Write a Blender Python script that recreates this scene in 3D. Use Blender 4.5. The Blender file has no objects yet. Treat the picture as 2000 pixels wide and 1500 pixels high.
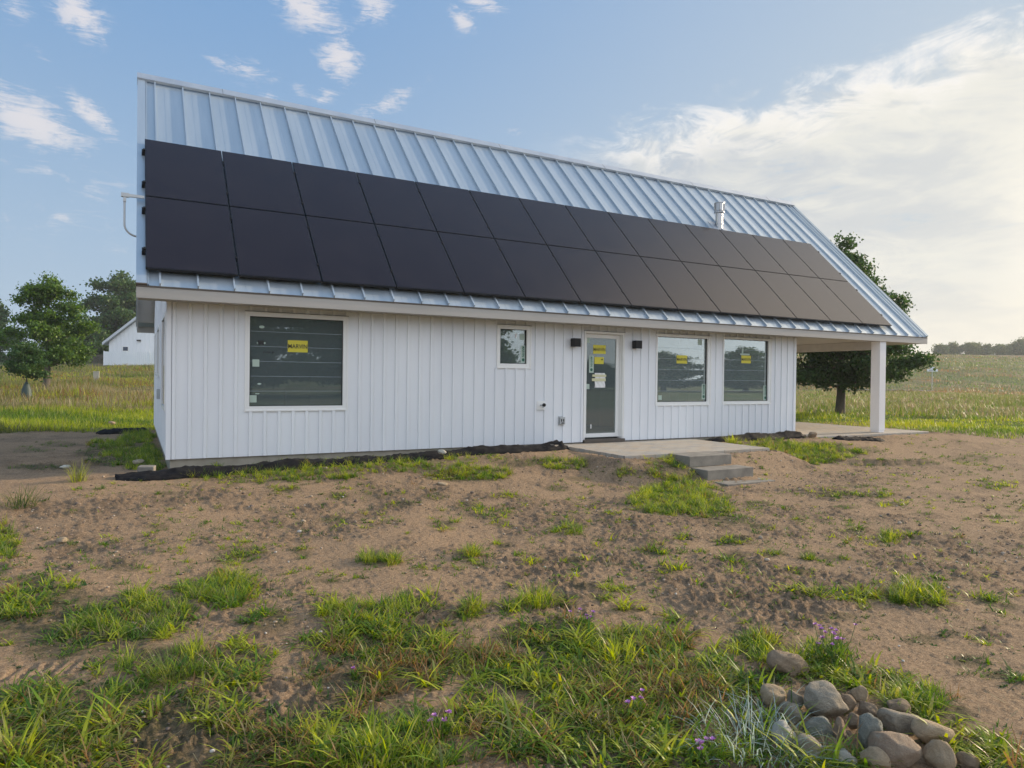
import bpy, bmesh, math, random
import numpy as np
from mathutils import Vector, Matrix, noise as mnoise
R = math.radians
random.seed(7); rng = np.random.default_rng(11)
scene = bpy.context.scene
C = scene.collection

# ------------------------------------------------------------------ camera
FPX, CX, CY, CZ, YAW, PIT, ROL = 1335.1441, -0.3956, -10.6745, 1.1907, 0.5031, -0.0082, 0.0114
cy_, sy_ = math.cos(YAW), math.sin(YAW)
FW = Vector((sy_*math.cos(PIT), cy_*math.cos(PIT), math.sin(PIT)))
R0 = Vector((cy_, -sy_, 0)); U0 = R0.cross(FW)
RT = R0*math.cos(ROL)+U0*math.sin(ROL); UP = -R0*math.sin(ROL)+U0*math.cos(ROL)
CAM = Vector((CX, CY, CZ))
cam = bpy.data.cameras.new('camera'); camo = bpy.data.objects.new('camera', cam); C.objects.link(camo)
m = Matrix((RT, UP, -FW)).transposed().to_4x4(); m.translation = CAM
camo.matrix_world = m
cam.sensor_width = 36; cam.lens = FPX/2000*36; cam.clip_start = .05; cam.clip_end = 5000
scene.camera = camo
def ray(u, v): return FW + RT*((u-1000)/FPX) - UP*((v-750)/FPX)
def on_y(u, v, y=0.0):
    d = ray(u, v); return CAM + d*((y-CY)/d.y)

# ------------------------------------------------------------------ sky and light
SUN_EL, SUN_ROT = 16.0, 92.0        # degrees; rotation measured from +Y towards +X
world = bpy.data.worlds.new('World'); scene.world = world; world.use_nodes = True
wn, wl = world.node_tree.nodes, world.node_tree.links
wn.clear()
def N(t, **kw):
    n = wn.new(t)
    for k, v in kw.items(): setattr(n, k, v)
    return n
def wv(x):
    return x
def M(op, a, b=None, c=None, clamp=False):
    n = wn.new('ShaderNodeMath'); n.operation = op; n.use_clamp = clamp
    for i, s in enumerate((a, b, c)):
        if s is None: continue
        if isinstance(s, (int, float)): n.inputs[i].default_value = s
        else: wl.new(s, n.inputs[i])
    return n.outputs[0]
def MR(x, a, b, c=0., d=1., sm=True):
    n = wn.new('ShaderNodeMapRange'); n.interpolation_type = 'SMOOTHSTEP' if sm else 'LINEAR'; n.clamp = True
    wl.new(x, n.inputs[0])
    for i, s in enumerate((a, b, c, d)): n.inputs[i+1].default_value = s
    return n.outputs[0]
def MIXC(f, a, b):
    n = wn.new('ShaderNodeMix'); n.data_type = 'RGBA'
    for s, i in ((f, 0), (a, 6), (b, 7)):
        if isinstance(s, tuple): n.inputs[i].default_value = s if len(s) == 4 else (*s, 1)
        elif isinstance(s, (int, float)): n.inputs[i].default_value = s
        else: wl.new(s, n.inputs[i])
    return n.outputs[2]
tc = N('ShaderNodeTexCoord'); sep = N('ShaderNodeSeparateXYZ'); wl.new(tc.outputs['Generated'], sep.inputs[0])
az = M('MULTIPLY', M('ARCTAN2', sep.outputs[0], sep.outputs[1]), 57.2958)
el = M('MULTIPLY', M('ARCSINE', sep.outputs[2]), 57.2958)
sky = N('ShaderNodeTexSky', sky_type='NISHITA', sun_disc=False)
sky.sun_elevation = R(SUN_EL); sky.sun_rotation = R(SUN_ROT); sky.air_density = 1.3; sky.dust_density = 1.6; sky.ozone_density = 2.0; sky.altitude = 200
skc = N('ShaderNodeVectorMath', operation='SCALE'); wl.new(sky.outputs[0], skc.inputs[0]); skc.inputs['Scale'].default_value = 0.085
zen = MIXC(MR(el, 3., 30., sm=False), (.33, .46, .61), (.19, .355, .62)); zen = MIXC(MR(el, 35., 80.), zen, (.17, .33, .56))
base = MIXC(.85, skc.outputs[0], zen)
comb = N('ShaderNodeCombineXYZ'); wl.new(az, comb.inputs[0]); wl.new(el, comb.inputs[1])
def noise(scale, detail, rough, sx=1., sy=1., off=0., dist=0.):
    mp = N('ShaderNodeMapping'); wl.new(comb.outputs[0], mp.inputs[0]); mp.inputs['Scale'].default_value = (sx, sy, 1); mp.inputs['Location'].default_value = (off, off, 0)
    n = N('ShaderNodeTexNoise'); wl.new(mp.outputs[0], n.inputs['Vector'])
    n.inputs['Scale'].default_value = scale; n.inputs['Detail'].default_value = detail; n.inputs['Roughness'].default_value = rough; n.inputs['Distortion'].default_value = dist
    return n.outputs[0]
def azel(u, v):
    d = ray(u, v).normalized(); return math.degrees(math.atan2(d.x, d.y)), math.degrees(math.asin(d.z))
# layer of high haze, warm and bright round the low sun
daz = M('ABSOLUTE', M('SUBTRACT', az, SUN_ROT)); daz = M('MINIMUM', daz, M('SUBTRACT', 360, daz))
sund = M('SQRT', M('ADD', M('POWER', M('MULTIPLY', daz, .8), 2.), M('POWER', M('SUBTRACT', el, 10.), 2.)))
lowhaze = M('MULTIPLY', MR(el, 26., 0.), .80)
c = MIXC(M('MULTIPLY', lowhaze, .6), base, (.40, .51, .64))
warm = MR(sund, 72., 8.)
c = MIXC(M('MULTIPLY', warm, .6), c, (.66, .68, .64))
# small wisps
n1 = noise(.35, 7, .62, 1., 1.5, 3.1, .6); n2 = noise(.9, 7, .70, .38, 1.9, 9.3, 1.6)
blobs = [(155, 25, 60, 40, 35, 1), (30, 20, 35, 22, 30, .5), (60, 235, 105, 52, 22, .95), (180, 225, 70, 25, 35, .9), (470, 130, 85, 20, 8, .6), (600, 15, 95, 42, 20, 1), (730, 20, 50, 34, -10, .9),
         (665, 112, 46, 52, 70, 1), (633, 190, 22, 28, 80, .75), (585, 178, 24, 14, 20, .6), (750, 208, 95, 24, -28, .6), (905, 40, 42, 24, 30, .8), (940, 5, 70, 22, 10, .8), (120, 352, 90, 20, 18, .45),
         (95, 415, 75, 18, 20, .4), (88, 118, 28, 14, 35, .45), (560, 205, 90, 14, 14, .5), (1012, 257, 24, 8, 5, .4), (120, 440, 160, 60, 10, .22), (100, 300, 160, 30, 15, .25)]
acc = None
for (u, v, ru, rv, rot, st) in blobs:
    a0, e0 = azel(u, v); k = math.degrees(1/FPX)*.85
    mp = N('ShaderNodeMapping', vector_type='TEXTURE'); wl.new(comb.outputs[0], mp.inputs[0])
    mp.inputs['Location'].default_value = (a0, e0, 0); mp.inputs['Rotation'].default_value = (0, 0, R(-rot)); mp.inputs['Scale'].default_value = (ru*k*1.15, rv*k*1.1, 1)
    ln = N('ShaderNodeVectorMath', operation='LENGTH'); wl.new(mp.outputs[0], ln.inputs[0])
    b = MR(ln.outputs['Value'], 1.35, 0., 0., st)
    acc = b if acc is None else M('MAXIMUM', acc, b)
nn = M('ADD', M('MULTIPLY', n1, .55), M('MULTIPLY', n2, .6))
wm = MR(M('ADD', acc, M('MULTIPLY', M('SUBTRACT', nn, .54), 3.6)), .36, 1.15)
wm = M('MULTIPLY', wm, M('POWER', acc, .45))
c = MIXC(M('MULTIPLY', wm, .76), c, (.76, .71, .70))
# the great bank in the east
(a1, e1), (a2, e2) = azel(1080, 315), azel(2000, 40)
sl = (e2-e1)/(a2-a1)
edge = M('SUBTRACT', M('ADD', M('MULTIPLY', M('SUBTRACT', az, a1), sl), e1), el)     # degrees below the bank's upper edge
n3 = noise(.16, 8, .6, 1., 1.6, 21., .5); n4 = noise(.11, 7, .58, .45, 2.0, 4., .8)
n6 = noise(.30, 9, .66, .55, 1.5, 33., 1.0)
edn = M('ADD', M('ADD', edge, 1.5), M('ADD', M('MULTIPLY', M('SUBTRACT', n3, .5), 9.), M('MULTIPLY', M('SUBTRACT', n6, .5), 7.)))
side = M('MULTIPLY', MR(az, a1-3, a1+9), MR(az, 150., 110.))
bank = M('MULTIPLY', MR(edn, -.9, 3.4), side)
grey = MIXC(MR(M('ADD', M('MULTIPLY', n4, .6), M('MULTIPLY', n6, .4)), .40, .60), (.42, .47, .54), (.70, .70, .66))
grey = MIXC(M('MULTIPLY', MR(sund, 56., 14.), .55), grey, (.84, .80, .70))
rim = M('MULTIPLY', MR(edn, -.6, .9), MR(edn, 5.0, 1.2))
grey = MIXC(M('MULTIPLY', rim, M('MULTIPLY', MR(n6, .36, .58), 1.)), grey, (.94, .89, .83))
hole = M('MULTIPLY', MR(M('ADD', n4, M('MULTIPLY', n2, .25)), .54, .42), .75)
c = MIXC(M('MULTIPLY', bank, M('SUBTRACT', .93, hole)), c, grey)
c = MIXC(M('MULTIPLY', MR(el, 9., 0.), M('MULTIPLY', warm, .8)), c, (.90, .82, .66))
c = MIXC(MR(sund, 24., 0.), c, (3.2, 2.6, 1.8))
added_veil = M('SQRT', M('ADD', M('POWER', M('SUBTRACT', az, 97.), 2.), M('POWER', M('SUBTRACT', el, 42.), 2.)))  # added bright cloud patch out of frame, to lighten the panels' reflection
c = MIXC(MR(added_veil, 29., 4.), c, (1.75, 1.52, 1.22))
# added bright overcast in the unseen sky behind, to brighten the front wall
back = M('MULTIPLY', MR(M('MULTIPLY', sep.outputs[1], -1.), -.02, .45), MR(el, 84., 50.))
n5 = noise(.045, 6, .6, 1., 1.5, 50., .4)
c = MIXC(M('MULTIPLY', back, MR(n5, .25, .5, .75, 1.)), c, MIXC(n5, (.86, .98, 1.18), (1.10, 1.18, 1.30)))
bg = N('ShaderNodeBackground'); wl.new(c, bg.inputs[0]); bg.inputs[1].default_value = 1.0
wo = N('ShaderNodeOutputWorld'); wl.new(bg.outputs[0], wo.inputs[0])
world.cycles.sampling_method = 'MANUAL'; world.cycles.sample_map_resolution = 1024
sl_ = bpy.data.lights.new('sun', 'SUN'); suno = bpy.data.objects.new('sun', sl_); C.objects.link(suno)
sl_.energy = 5.0; sl_.angle = R(1.2); sl_.color = (1., .80, .56)
sd = Vector((math.sin(R(SUN_ROT))*math.cos(R(SUN_EL)), math.cos(R(SUN_ROT))*math.cos(R(SUN_EL)), math.sin(R(SUN_EL))))
suno.rotation_euler = (-sd).to_track_quat('-Z', 'Y').to_euler(); suno.location = (30, -5, 12)
vs = scene.view_settings; vs.view_transform = 'Standard'; vs.look = 'None'; vs.gamma = 1; vs.exposure = 0.22
scene.render.engine = 'CYCLES'

# ------------------------------------------------------------------ material helpers
def mat(name, col=(.5, .5, .5), rough=.6, metal=0., build=None, **kw):
    mt = bpy.data.materials.new(name); mt.use_nodes = True
    nt = mt.node_tree; b = nt.nodes['Principled BSDF']
    b.inputs['Base Color'].default_value = (*col, 1); b.inputs['Roughness'].default_value = rough; b.inputs['Metallic'].default_value = metal
    for k, v in kw.items(): b.inputs[k].default_value = v
    if build: build(nt, b)
    return mt
class G:                                                # short hand on one node tree
    def __init__(s, nt): s.nt, s.n, s.l = nt, nt.nodes, nt.links
    def tex(s, scale=5, detail=4, rough=.55, sc=(1, 1, 1), coord='Object', dist=0., kind='Noise'):
        t = s.n.new('ShaderNodeTexCoord'); mp = s.n.new('ShaderNodeMapping'); mp.inputs['Scale'].default_value = sc
        s.l.new(t.outputs[coord], mp.inputs[0]); n = s.n.new('ShaderNodeTex'+kind); s.l.new(mp.outputs[0], n.inputs['Vector'])
        n.inputs['Scale'].default_value = scale
        if kind == 'Noise': n.inputs['Detail'].default_value = detail; n.inputs['Roughness'].default_value = rough; n.inputs['Distortion'].default_value = dist
        return n.outputs['Fac' if kind == 'Noise' else 'Distance']
    def rng(s, x, a, b, c=0., d=1.):
        n = s.n.new('ShaderNodeMapRange'); s.l.new(x, n.inputs[0])
        for i, v in enumerate((a, b, c, d)): n.inputs[i+1].default_value = v
        return n.outputs[0]
    def mix(s, f, a, b, mode='MIX'):
        n = s.n.new('ShaderNodeMix'); n.data_type = 'RGBA'; n.blend_type = mode
        for v, i in ((f, 0), (a, 6), (b, 7)):
            if isinstance(v, tuple): n.inputs[i].default_value = (*v, 1)
            elif isinstance(v, (int, float)): n.inputs[i].default_value = v
            else: s.l.new(v, n.inputs[i])
        return n.outputs[2]
    def math(s, op, a, b):
        n = s.n.new('ShaderNodeMath'); n.operation = op
        for i, v in enumerate((a, b)):
            if isinstance(v, (int, float)): n.inputs[i].default_value = v
            else: s.l.new(v, n.inputs[i])
        return n.outputs[0]
    def bump(s, h, strength, dist, b):
        n = s.n.new('ShaderNodeBump'); n.inputs['Strength'].default_value = strength; n.inputs['Distance'].default_value = dist
        s.l.new(h, n.inputs['Height']); s.l.new(n.outputs[0], b.inputs['Normal'])
    def attr(s, name):
        n = s.n.new('ShaderNodeAttribute'); n.attribute_name = name; return n
def varied(c1, c2, scale=4, sc=(1, 1, 1), bump=0., bscale=60, bd=.002, r=(.5, .7)):
    def f(nt, b):
        g = G(nt); t = g.tex(scale, 6, .6, sc); nt.links.new(g.mix(g.rng(t, .3, .7), c1, c2), b.inputs['Base Color'])
        nt.links.new(g.rng(t, .3, .7, r[0], r[1]), b.inputs['Roughness'])
        if bump: g.bump(g.tex(bscale, 5, .6, sc), bump, bd, b)
    return f
SIDING = mat('white_painted_siding', build=varied((.72, .74, .77), (.80, .82, .84), .9, (1, 1, .3), .25, 30, .002, (.45, .6)))
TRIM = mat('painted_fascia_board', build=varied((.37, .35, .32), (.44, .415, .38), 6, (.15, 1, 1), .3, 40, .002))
WHITEF = mat('white_window_frame', (.80, .80, .78), .4)
def roofb(nt, b):
    g = G(nt); t = g.tex(1.2, 4, .6, (2.2, .25, .25)); f = g.tex(24, 3, .6, (1, .3, .3))
    col = g.mix(g.rng(t, .3, .7), (.44, .51, .57), (.54, .60, .65)); col = g.mix(g.rng(f, .35, .65, 0, .07), col, (.42, .50, .56))
    nt.links.new(col, b.inputs['Base Color']); nt.links.new(g.rng(t, .3, .7, .36, .42), b.inputs['Roughness'])
    g.bump(t, .06, .02, b)
ROOF = mat('galvanised_roof_sheet', metal=.6, build=roofb)
CAPM = mat('roof_cap_metal', metal=.6, build=varied((.48, .51, .55), (.56, .59, .62), 2, (1, 1, 1), 0, 1, 0, (.4, .5)))
def panb(nt, b):
    g = G(nt); t = g.tex(1, 2, .5, (1, 1, 1)); f = g.tex(2.2, 6, .7)
    nt.links.new(g.mix(g.rng(f, .4, .75, 0, .6), (.015, .0095, .012), (.024, .017, .019)), b.inputs['Base Color'])
    nt.links.new(g.rng(f, .3, .7, .12, .20), b.inputs['Roughness'])
    w = nt.nodes.new('ShaderNodeTexVoronoi'); w.inputs['Scale'].default_value = 1.2
PANEL = mat('solar_cell_glass', build=panb, **{'Specular IOR Level': .38})
PFRAME = mat('solar_panel_frame', (.012, .012, .015), .4, .3)
BLACK = mat('black_powder_coat', (.008, .008, .009), .6, **{'Specular IOR Level': .3})
STEEL = mat('stainless_flue', (.42, .42, .42), .34, 1.)
GREYM = mat('grey_conduit', (.45, .47, .48), .45, .5)
BROWN = mat('dark_flashing', (.09, .075, .06), .6)
CONC = mat('foundation_concrete', build=varied((.26, .24, .19), (.36, .33, .27), 5, (1, 1, 1), .4, 50, .004, (.8, .9)))
INT = mat('interior_plasterboard', (.68, .68, .64), .8)
INTD = mat('interior_cabinet', (.20, .16, .10), .7)
def glassb(lo, hi, grey_veil=.10):  # grey diffuse mixed in stands for dim interior light and reflections
    def f(nt, b):
        g = G(nt); out = nt.nodes['Material Output']; nt.nodes.remove(b)
        gl = nt.nodes.new('ShaderNodeBsdfGlossy'); gl.inputs['Roughness'].default_value = .012; gl.inputs['Color'].default_value = (.92, .97, .92, 1)
        tr = nt.nodes.new('ShaderNodeBsdfTransparent'); tr.inputs['Color'].default_value = (.62, .68, .68, 1)
        lw = nt.nodes.new('ShaderNodeLayerWeight'); lw.inputs['Blend'].default_value = .5
        mx = nt.nodes.new('ShaderNodeMixShader'); nt.links.new(g.rng(lw.outputs['Facing'], 0., .62, lo, hi), mx.inputs[0])
        df = nt.nodes.new('ShaderNodeBsdfDiffuse'); df.inputs['Color'].default_value = (.36, .44, .46, 1); du = nt.nodes.new('ShaderNodeMixShader'); du.inputs[0].default_value = grey_veil
        nt.links.new(tr.outputs[0], du.inputs[1]); nt.links.new(df.outputs[0], du.inputs[2]); nt.links.new(du.outputs[0], mx.inputs[1]); nt.links.new(gl.outputs[0], mx.inputs[2]); nt.links.new(mx.outputs[0], out.inputs['Surface'])
    return f
GLASS = mat('window_glass', build=glassb(.11, .62, .20))
GLASSL = mat('veiled_window_glass', build=glassb(.10, .62, .36))
GLASSD = mat('veiled_door_glass', build=glassb(.06, .20, .17))
YEL = mat('yellow_label', (.62, .55, .05), .6); INKM = mat('dark_label_ink', (.02, .02, .02), .6)
PALE = mat('pale_green_label', (.42, .52, .45), .6); GREENI = mat('green_label_ink', (.02, .12, .08), .6)
PAPER = mat('white_paper', (.75, .75, .74), .7); TAPE = mat('cream_masking_tape', (.62, .60, .38), .7); FILM = mat('film_seam', (.34, .40, .43), .5)
def fabb(nt, b):
    g = G(nt); g.bump(g.tex(30, 6, .65), .6, .01, b); nt.links.new(g.mix(g.rng(g.tex(6, 5, .7), .5, .75), (.008, .008, .010), (.03, .028, .026)), b.inputs['Base Color'])
FABRIC = mat('black_weed_fabric', rough=.8, build=fabb, **{'Specular IOR Level': .15})
def pavb(nt, b):
    g = G(nt)
    t = nt.nodes.new('ShaderNodeTexCoord'); br = nt.nodes.new('ShaderNodeTexBrick'); nt.links.new(t.outputs['Object'], br.inputs['Vector'])
    br.inputs['Scale'].default_value = 1.6; br.inputs['Mortar Size'].default_value = .008; br.inputs['Color1'].default_value = (.40, .37, .32, 1); br.inputs['Color2'].default_value = (.30, .29, .27, 1); br.inputs['Mortar'].default_value = (.10, .09, .07, 1)
    n = g.tex(3, 7, .65); c1 = g.mix(g.rng(n, .42, .7), br.outputs['Color'], (.40, .32, .23))
    nt.links.new(c1, b.inputs['Base Color']); g.bump(g.math('ADD', g.tex(40, 5, .6), g.math('MULTIPLY', br.outputs['Fac'], -1.5)), .5, .006, b)
PAVE = mat('sandstone_pavers', rough=.85, build=pavb)
STEPM = mat('sawn_stone_step', build=varied((.15, .138, .118), (.27, .245, .205), 5, (1, 1, 1), .4, 60, .003, (.8, .9)))
def rockmat(name, a, bb, cc):
    def f(nt, b):
        g = G(nt); n = g.tex(3.5, 8, .65, coord='Generated', dist=.4); s = g.tex(38, 4, .7, coord='Generated'); l = g.tex(7, 6, .75, coord='Generated', dist=.8)
        c1 = g.mix(g.rng(n, .35, .65), a, bb); c1 = g.mix(g.rng(s, .58, .68, 0, .6), c1, cc); c1 = g.mix(g.rng(l, .60, .72, 0, .55), c1, (.42, .40, .35))
        c1 = g.mix(g.rng(s, .42, .3, 0, .7), c1, (.06, .05, .045))
        nt.links.new(c1, b.inputs['Base Color']); g.bump(g.math('ADD', g.tex(24, 8, .7, coord='Generated'), g.math('MULTIPLY', l, .8)), .9, .02, b)
    return mat(name, rough=.9, build=f)
RK = {'grey': rockmat('grey_rock', (0.284, 0.242, 0.178), (0.440, 0.374, 0.278), (0.517, 0.459, 0.367)), 'tan': rockmat('tan_rock', (0.388, 0.290, 0.178), (0.517, 0.399, 0.262), (0.647, 0.532, 0.378)),
      'brown': rockmat('brown_rock', (0.246, 0.181, 0.120), (0.388, 0.290, 0.189), (0.465, 0.362, 0.252)), 'blue': rockmat('blue_grey_rock', (0.194, 0.205, 0.178), (0.323, 0.326, 0.273), (0.492, 0.459, 0.367)),
      'pink': rockmat('reddish_rock', (0.311, 0.218, 0.147), (0.427, 0.326, 0.225), (0.517, 0.423, 0.315)), 'pale': rockmat('pale_dusty_rock', (0.517, 0.507, 0.440), (0.657, 0.614, 0.533), (0.388, 0.362, 0.294))}
def leafm(name, trans=.35, rough=.5):
    mt = bpy.data.materials.new(name); mt.use_nodes = True; nt = mt.node_tree; b = nt.nodes['Principled BSDF']; out = nt.nodes['Material Output']
    a = nt.nodes.new('ShaderNodeAttribute'); a.attribute_name = 'tint'
    nt.links.new(a.outputs['Color'], b.inputs['Base Color']); b.inputs['Roughness'].default_value = rough; b.inputs['Specular IOR Level'].default_value = .3
    t = nt.nodes.new('ShaderNodeBsdfTranslucent'); hs = nt.nodes.new('ShaderNodeHueSaturation'); hs.inputs['Hue'].default_value = .485; hs.inputs['Saturation'].default_value = 1.15; hs.inputs['Value'].default_value = 1.5
    nt.links.new(a.outputs['Color'], hs.inputs['Color']); nt.links.new(hs.outputs[0], t.inputs['Color'])
    mx = nt.nodes.new('ShaderNodeMixShader'); mx.inputs[0].default_value = trans
    nt.links.new(b.outputs[0], mx.inputs[1]); nt.links.new(t.outputs[0], mx.inputs[2]); nt.links.new(mx.outputs[0], out.inputs['Surface'])
    return mt
GRASSM = leafm('grass_blade', .45, .45); LEAFM = leafm('tree_leaf', .3, .5)
BARK = mat('bark', build=varied((.06, .05, .04), (.13, .11, .085), 8, (1, 1, .3), .8, 14, .02, (.85, .95)))

# ------------------------------------------------------------------ object helpers
def tag(o, label=None, cat=None, group=None, kind=None):
    if label: o['label'] = label
    if cat: o['category'] = cat
    if group: o['group'] = group
    if kind: o['kind'] = kind
    return o
def link(name, me, parent=None, mats=()):
    o = bpy.data.objects.new(name, me); C.objects.link(o)
    for mt in mats: me.materials.append(mt)
    if parent:
        o.parent = parent
    return o
def empty(name, loc, rz=0):
    o = bpy.data.objects.new(name, None); C.objects.link(o); o.location = loc; o.rotation_euler = (0, 0, rz); o.empty_display_size = .2
    return o
class MB:
    def __init__(s): s.v, s.f, s.mi, s.cur = [], [], [], 0
    def quad(s, *p):
        i = len(s.v); s.v += [tuple(q) for q in p]; s.f.append(tuple(range(i, i+len(p)))); s.mi.append(s.cur); return s
    def box(s, x0, y0, z0, x1, y1, z1):
        i = len(s.v)
        s.v += [(x0, y0, z0), (x1, y0, z0), (x1, y1, z0), (x0, y1, z0), (x0, y0, z1), (x1, y0, z1), (x1, y1, z1), (x0, y1, z1)]
        for f in ((3, 2, 1, 0), (4, 5, 6, 7), (0, 1, 5, 4), (1, 2, 6, 5), (2, 3, 7, 6), (3, 0, 4, 7)): s.f.append(tuple(i+k for k in f)); s.mi.append(s.cur)
        return s
    def obox(s, o, ax, ay, az_):             # oriented box: corner o, three edge vectors
        o, ax, ay, az_ = map(Vector, (o, ax, ay, az_)); i = len(s.v)
        s.v += [tuple(p) for p in (o, o+ax, o+ax+ay, o+ay, o+az_, o+ax+az_, o+ax+ay+az_, o+ay+az_)]
        for f in ((3, 2, 1, 0), (4, 5, 6, 7), (0, 1, 5, 4), (1, 2, 6, 5), (2, 3, 7, 6), (3, 0, 4, 7)): s.f.append(tuple(i+k for k in f)); s.mi.append(s.cur)
        return s
    def ring(s, x0, z0, x1, z1, w, y0, y1):  # rectangular frame in the xz plane, butted pieces
        s.box(x0, y0, z0, x0+w, y1, z1); s.box(x1-w, y0, z0, x1, y1, z1)
        s.box(x0+w, y0, z0, x1-w, y1, z0+w); s.box(x0+w, y0, z1-w, x1-w, y1, z1); return s
    def tube(s, pts, rad, n=12, cap=True):
        pts = [Vector(p) for p in pts]; rad = rad if isinstance(rad, (list, tuple)) else [rad]*len(pts); i0 = len(s.v)
        for k, p in enumerate(pts):
            d = (pts[min(k+1, len(pts)-1)]-pts[max(k-1, 0)]).normalized()
            a = d.orthogonal() if k == 0 else (pa - d*pa.dot(d)); a.normalize(); pa = a; b = d.cross(a)
            for j in range(n): t = 2*math.pi*j/n; s.v.append(tuple(p+a*math.cos(t)*rad[k]+b*math.sin(t)*rad[k]))
        for k in range(len(pts)-1):
            for j in range(n): s.f.append((i0+k*n+j, i0+k*n+(j+1) % n, i0+(k+1)*n+(j+1) % n, i0+(k+1)*n+j)); s.mi.append(s.cur)
        if cap: s.f.append(tuple(i0+j for j in range(n))[::-1]); s.mi.append(s.cur); s.f.append(tuple(i0+(len(pts)-1)*n+j for j in range(n))); s.mi.append(s.cur)
        return s
    def build(s, name, mats, parent=None, bevel=0., smooth=False):
        me = bpy.data.meshes.new(name); me.from_pydata(s.v, [], s.f)
        mats = mats if isinstance(mats, (list, tuple)) else [mats]
        for mt in mats: me.materials.append(mt)
        me.polygons.foreach_set('material_index', s.mi)
        if smooth: me.shade_smooth()
        me.update(); o = bpy.data.objects.new(name, me); C.objects.link(o)
        if parent: o.parent = parent
        if bevel:
            b = o.modifiers.new('bevel', 'BEVEL'); b.width = bevel; b.segments = 2; b.limit_method = 'ANGLE'
        return o
def ss(a, b, t):
    t = np.clip((np.asarray(t, float)-a)/(b-a), 0, 1); return t*t*(3-2*t)
def hashn(ix, iy, s=0):
    h = (ix.astype(np.int64)*374761393 + iy.astype(np.int64)*668265263 + s*974634777) & 0xffffffff
    h = ((h ^ (h >> 13))*1274126177) & 0xffffffff; h = h ^ (h >> 16)
    return (h & 0xffffff)/float(0xffffff)
def vn(x, y, s=0):
    x = np.asarray(x, float); y = np.asarray(y, float)
    ix, iy = np.floor(x), np.floor(y); fx, fy = x-ix, y-iy; fx = fx*fx*(3-2*fx); fy = fy*fy*(3-2*fy)
    a, b, c_, d = hashn(ix, iy, s), hashn(ix+1, iy, s), hashn(ix, iy+1, s), hashn(ix+1, iy+1, s)
    return (a*(1-fx)+b*fx)*(1-fy)+(c_*(1-fx)+d*fx)*fy
def fbm(x, y, o=4, s=0):
    t, a, r = 0., .5, 0.
    for k in range(o): r = r+a*vn(x*2**k+17*k, y*2**k-9*k, s+k); t += a; a *= .5
    return r/t

# ------------------------------------------------------------------ terrain
PAT = (6.4, -2.05, 9.72, 0.)          # patio by the door
POR = (12.9, -.62, 17.2, 8.4)         # porch floor
def rdist(x, y, r):
    dx = np.maximum(np.maximum(r[0]-x, x-r[2]), 0); dy = np.maximum(np.maximum(r[1]-y, y-r[3]), 0); return np.hypot(dx, dy)
def H0(x, y):
    x = np.asarray(x, float); y = np.asarray(y, float)
    b0 = -.15+.09*np.clip(x/7, 0, 1)
    d = -y; low = -.385-.006*np.maximum(d-3, 0).clip(0, 12)
    front = ss(.5, 3.3, d)*(1-ss(14, 24, x))*(1-.45*ss(10, 16, x))
    z = b0+(low-b0)*front
    z = np.maximum(z, -.055-.36*ss(0, 1.15, rdist(x, y, PAT)))
    z = np.where(rdist(x, y, POR) < 2.5, np.maximum(z, -.06-.2*ss(.1, 2.2, rdist(x, y, POR))), z)
    D = (x-CX)*FW.x+(y-CY)*FW.y; a = np.degrees(np.arctan2(x-CX, y-CY)); wl_ = 1-ss(8, 40, np.abs(a+0.)) ; wl_ = np.where(a < 0, 1., wl_)
    lf = np.interp(D, [18, 26, 36, 50, 70, 120, 700], [0, .12, .52, 1.2, 2.35, 2.7, 4])
    rt = np.interp(D, [20, 60, 86, 100, 125, 160, 200, 700], [0, .02, .12, 1.2, 4.4, 8.0, 9.0, 12])
    ok = D > 0
    z = z+np.where(ok, (lf*wl_+rt*(1-wl_))*(np.abs(a) < 120), 0)
    return z
def H(x, y):
    z = H0(x, y); r = np.hypot(x-CX, y-CY)
    n = (fbm(x*1.1, y*1.1, 3, 5)-.5)*.07+(fbm(x*5, y*5, 4, 8)-.5)*.016
    inside = (rdist(x, y, (-.1, 0., 12.9, 8.))+0. < .05) | (rdist(x, y, PAT) < .1) | (rdist(x, y, POR) < .1)
    z = z+n*np.where(inside, .1, 1)*np.where(r > 25, 3., 1.)
    z = z-np.where(inside, .06, 0)
    return z
_ts = np.concatenate([np.geomspace(.6, 60, 320), np.geomspace(60.5, 900, 160)])
def gpt(u, v):                       # where a line of sight meets the terrain
    d = ray(u, v).normalized(); lo, hi, ts = .5, 900., _ts
    for _ in range(3):
        below = CAM.z+d.z*ts < H(CAM.x+d.x*ts, CAM.y+d.y*ts)
        k = int(np.argmax(below)) if below.any() else len(ts)-1
        lo, hi = ts[max(k-1, 0)], ts[k]; ts = np.linspace(lo, hi, 12)
    return CAM+d*float(hi)
rr = [.25]
while rr[-1] < 700: rr.append(rr[-1]+(max(.016, rr[-1]*.0052) if rr[-1] < 14 else rr[-1]*.0105))
rr = np.array(rr)
th = np.concatenate([np.arange(-18, 82, .17), np.arange(82, 342, 2.5)])
T, RR = np.meshgrid(np.radians(th), rr)
X = CX+RR*np.sin(T); Y = CY+RR*np.cos(T)
Z = H(X, Y)
near = (RR < 22)
ROUGHM = ss(.40, .66, fbm(X*.8+3, Y*1.1, 5, 55)*.60+fbm(X*4.3, Y*4.3, 4, 56)*.40-.02)
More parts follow.
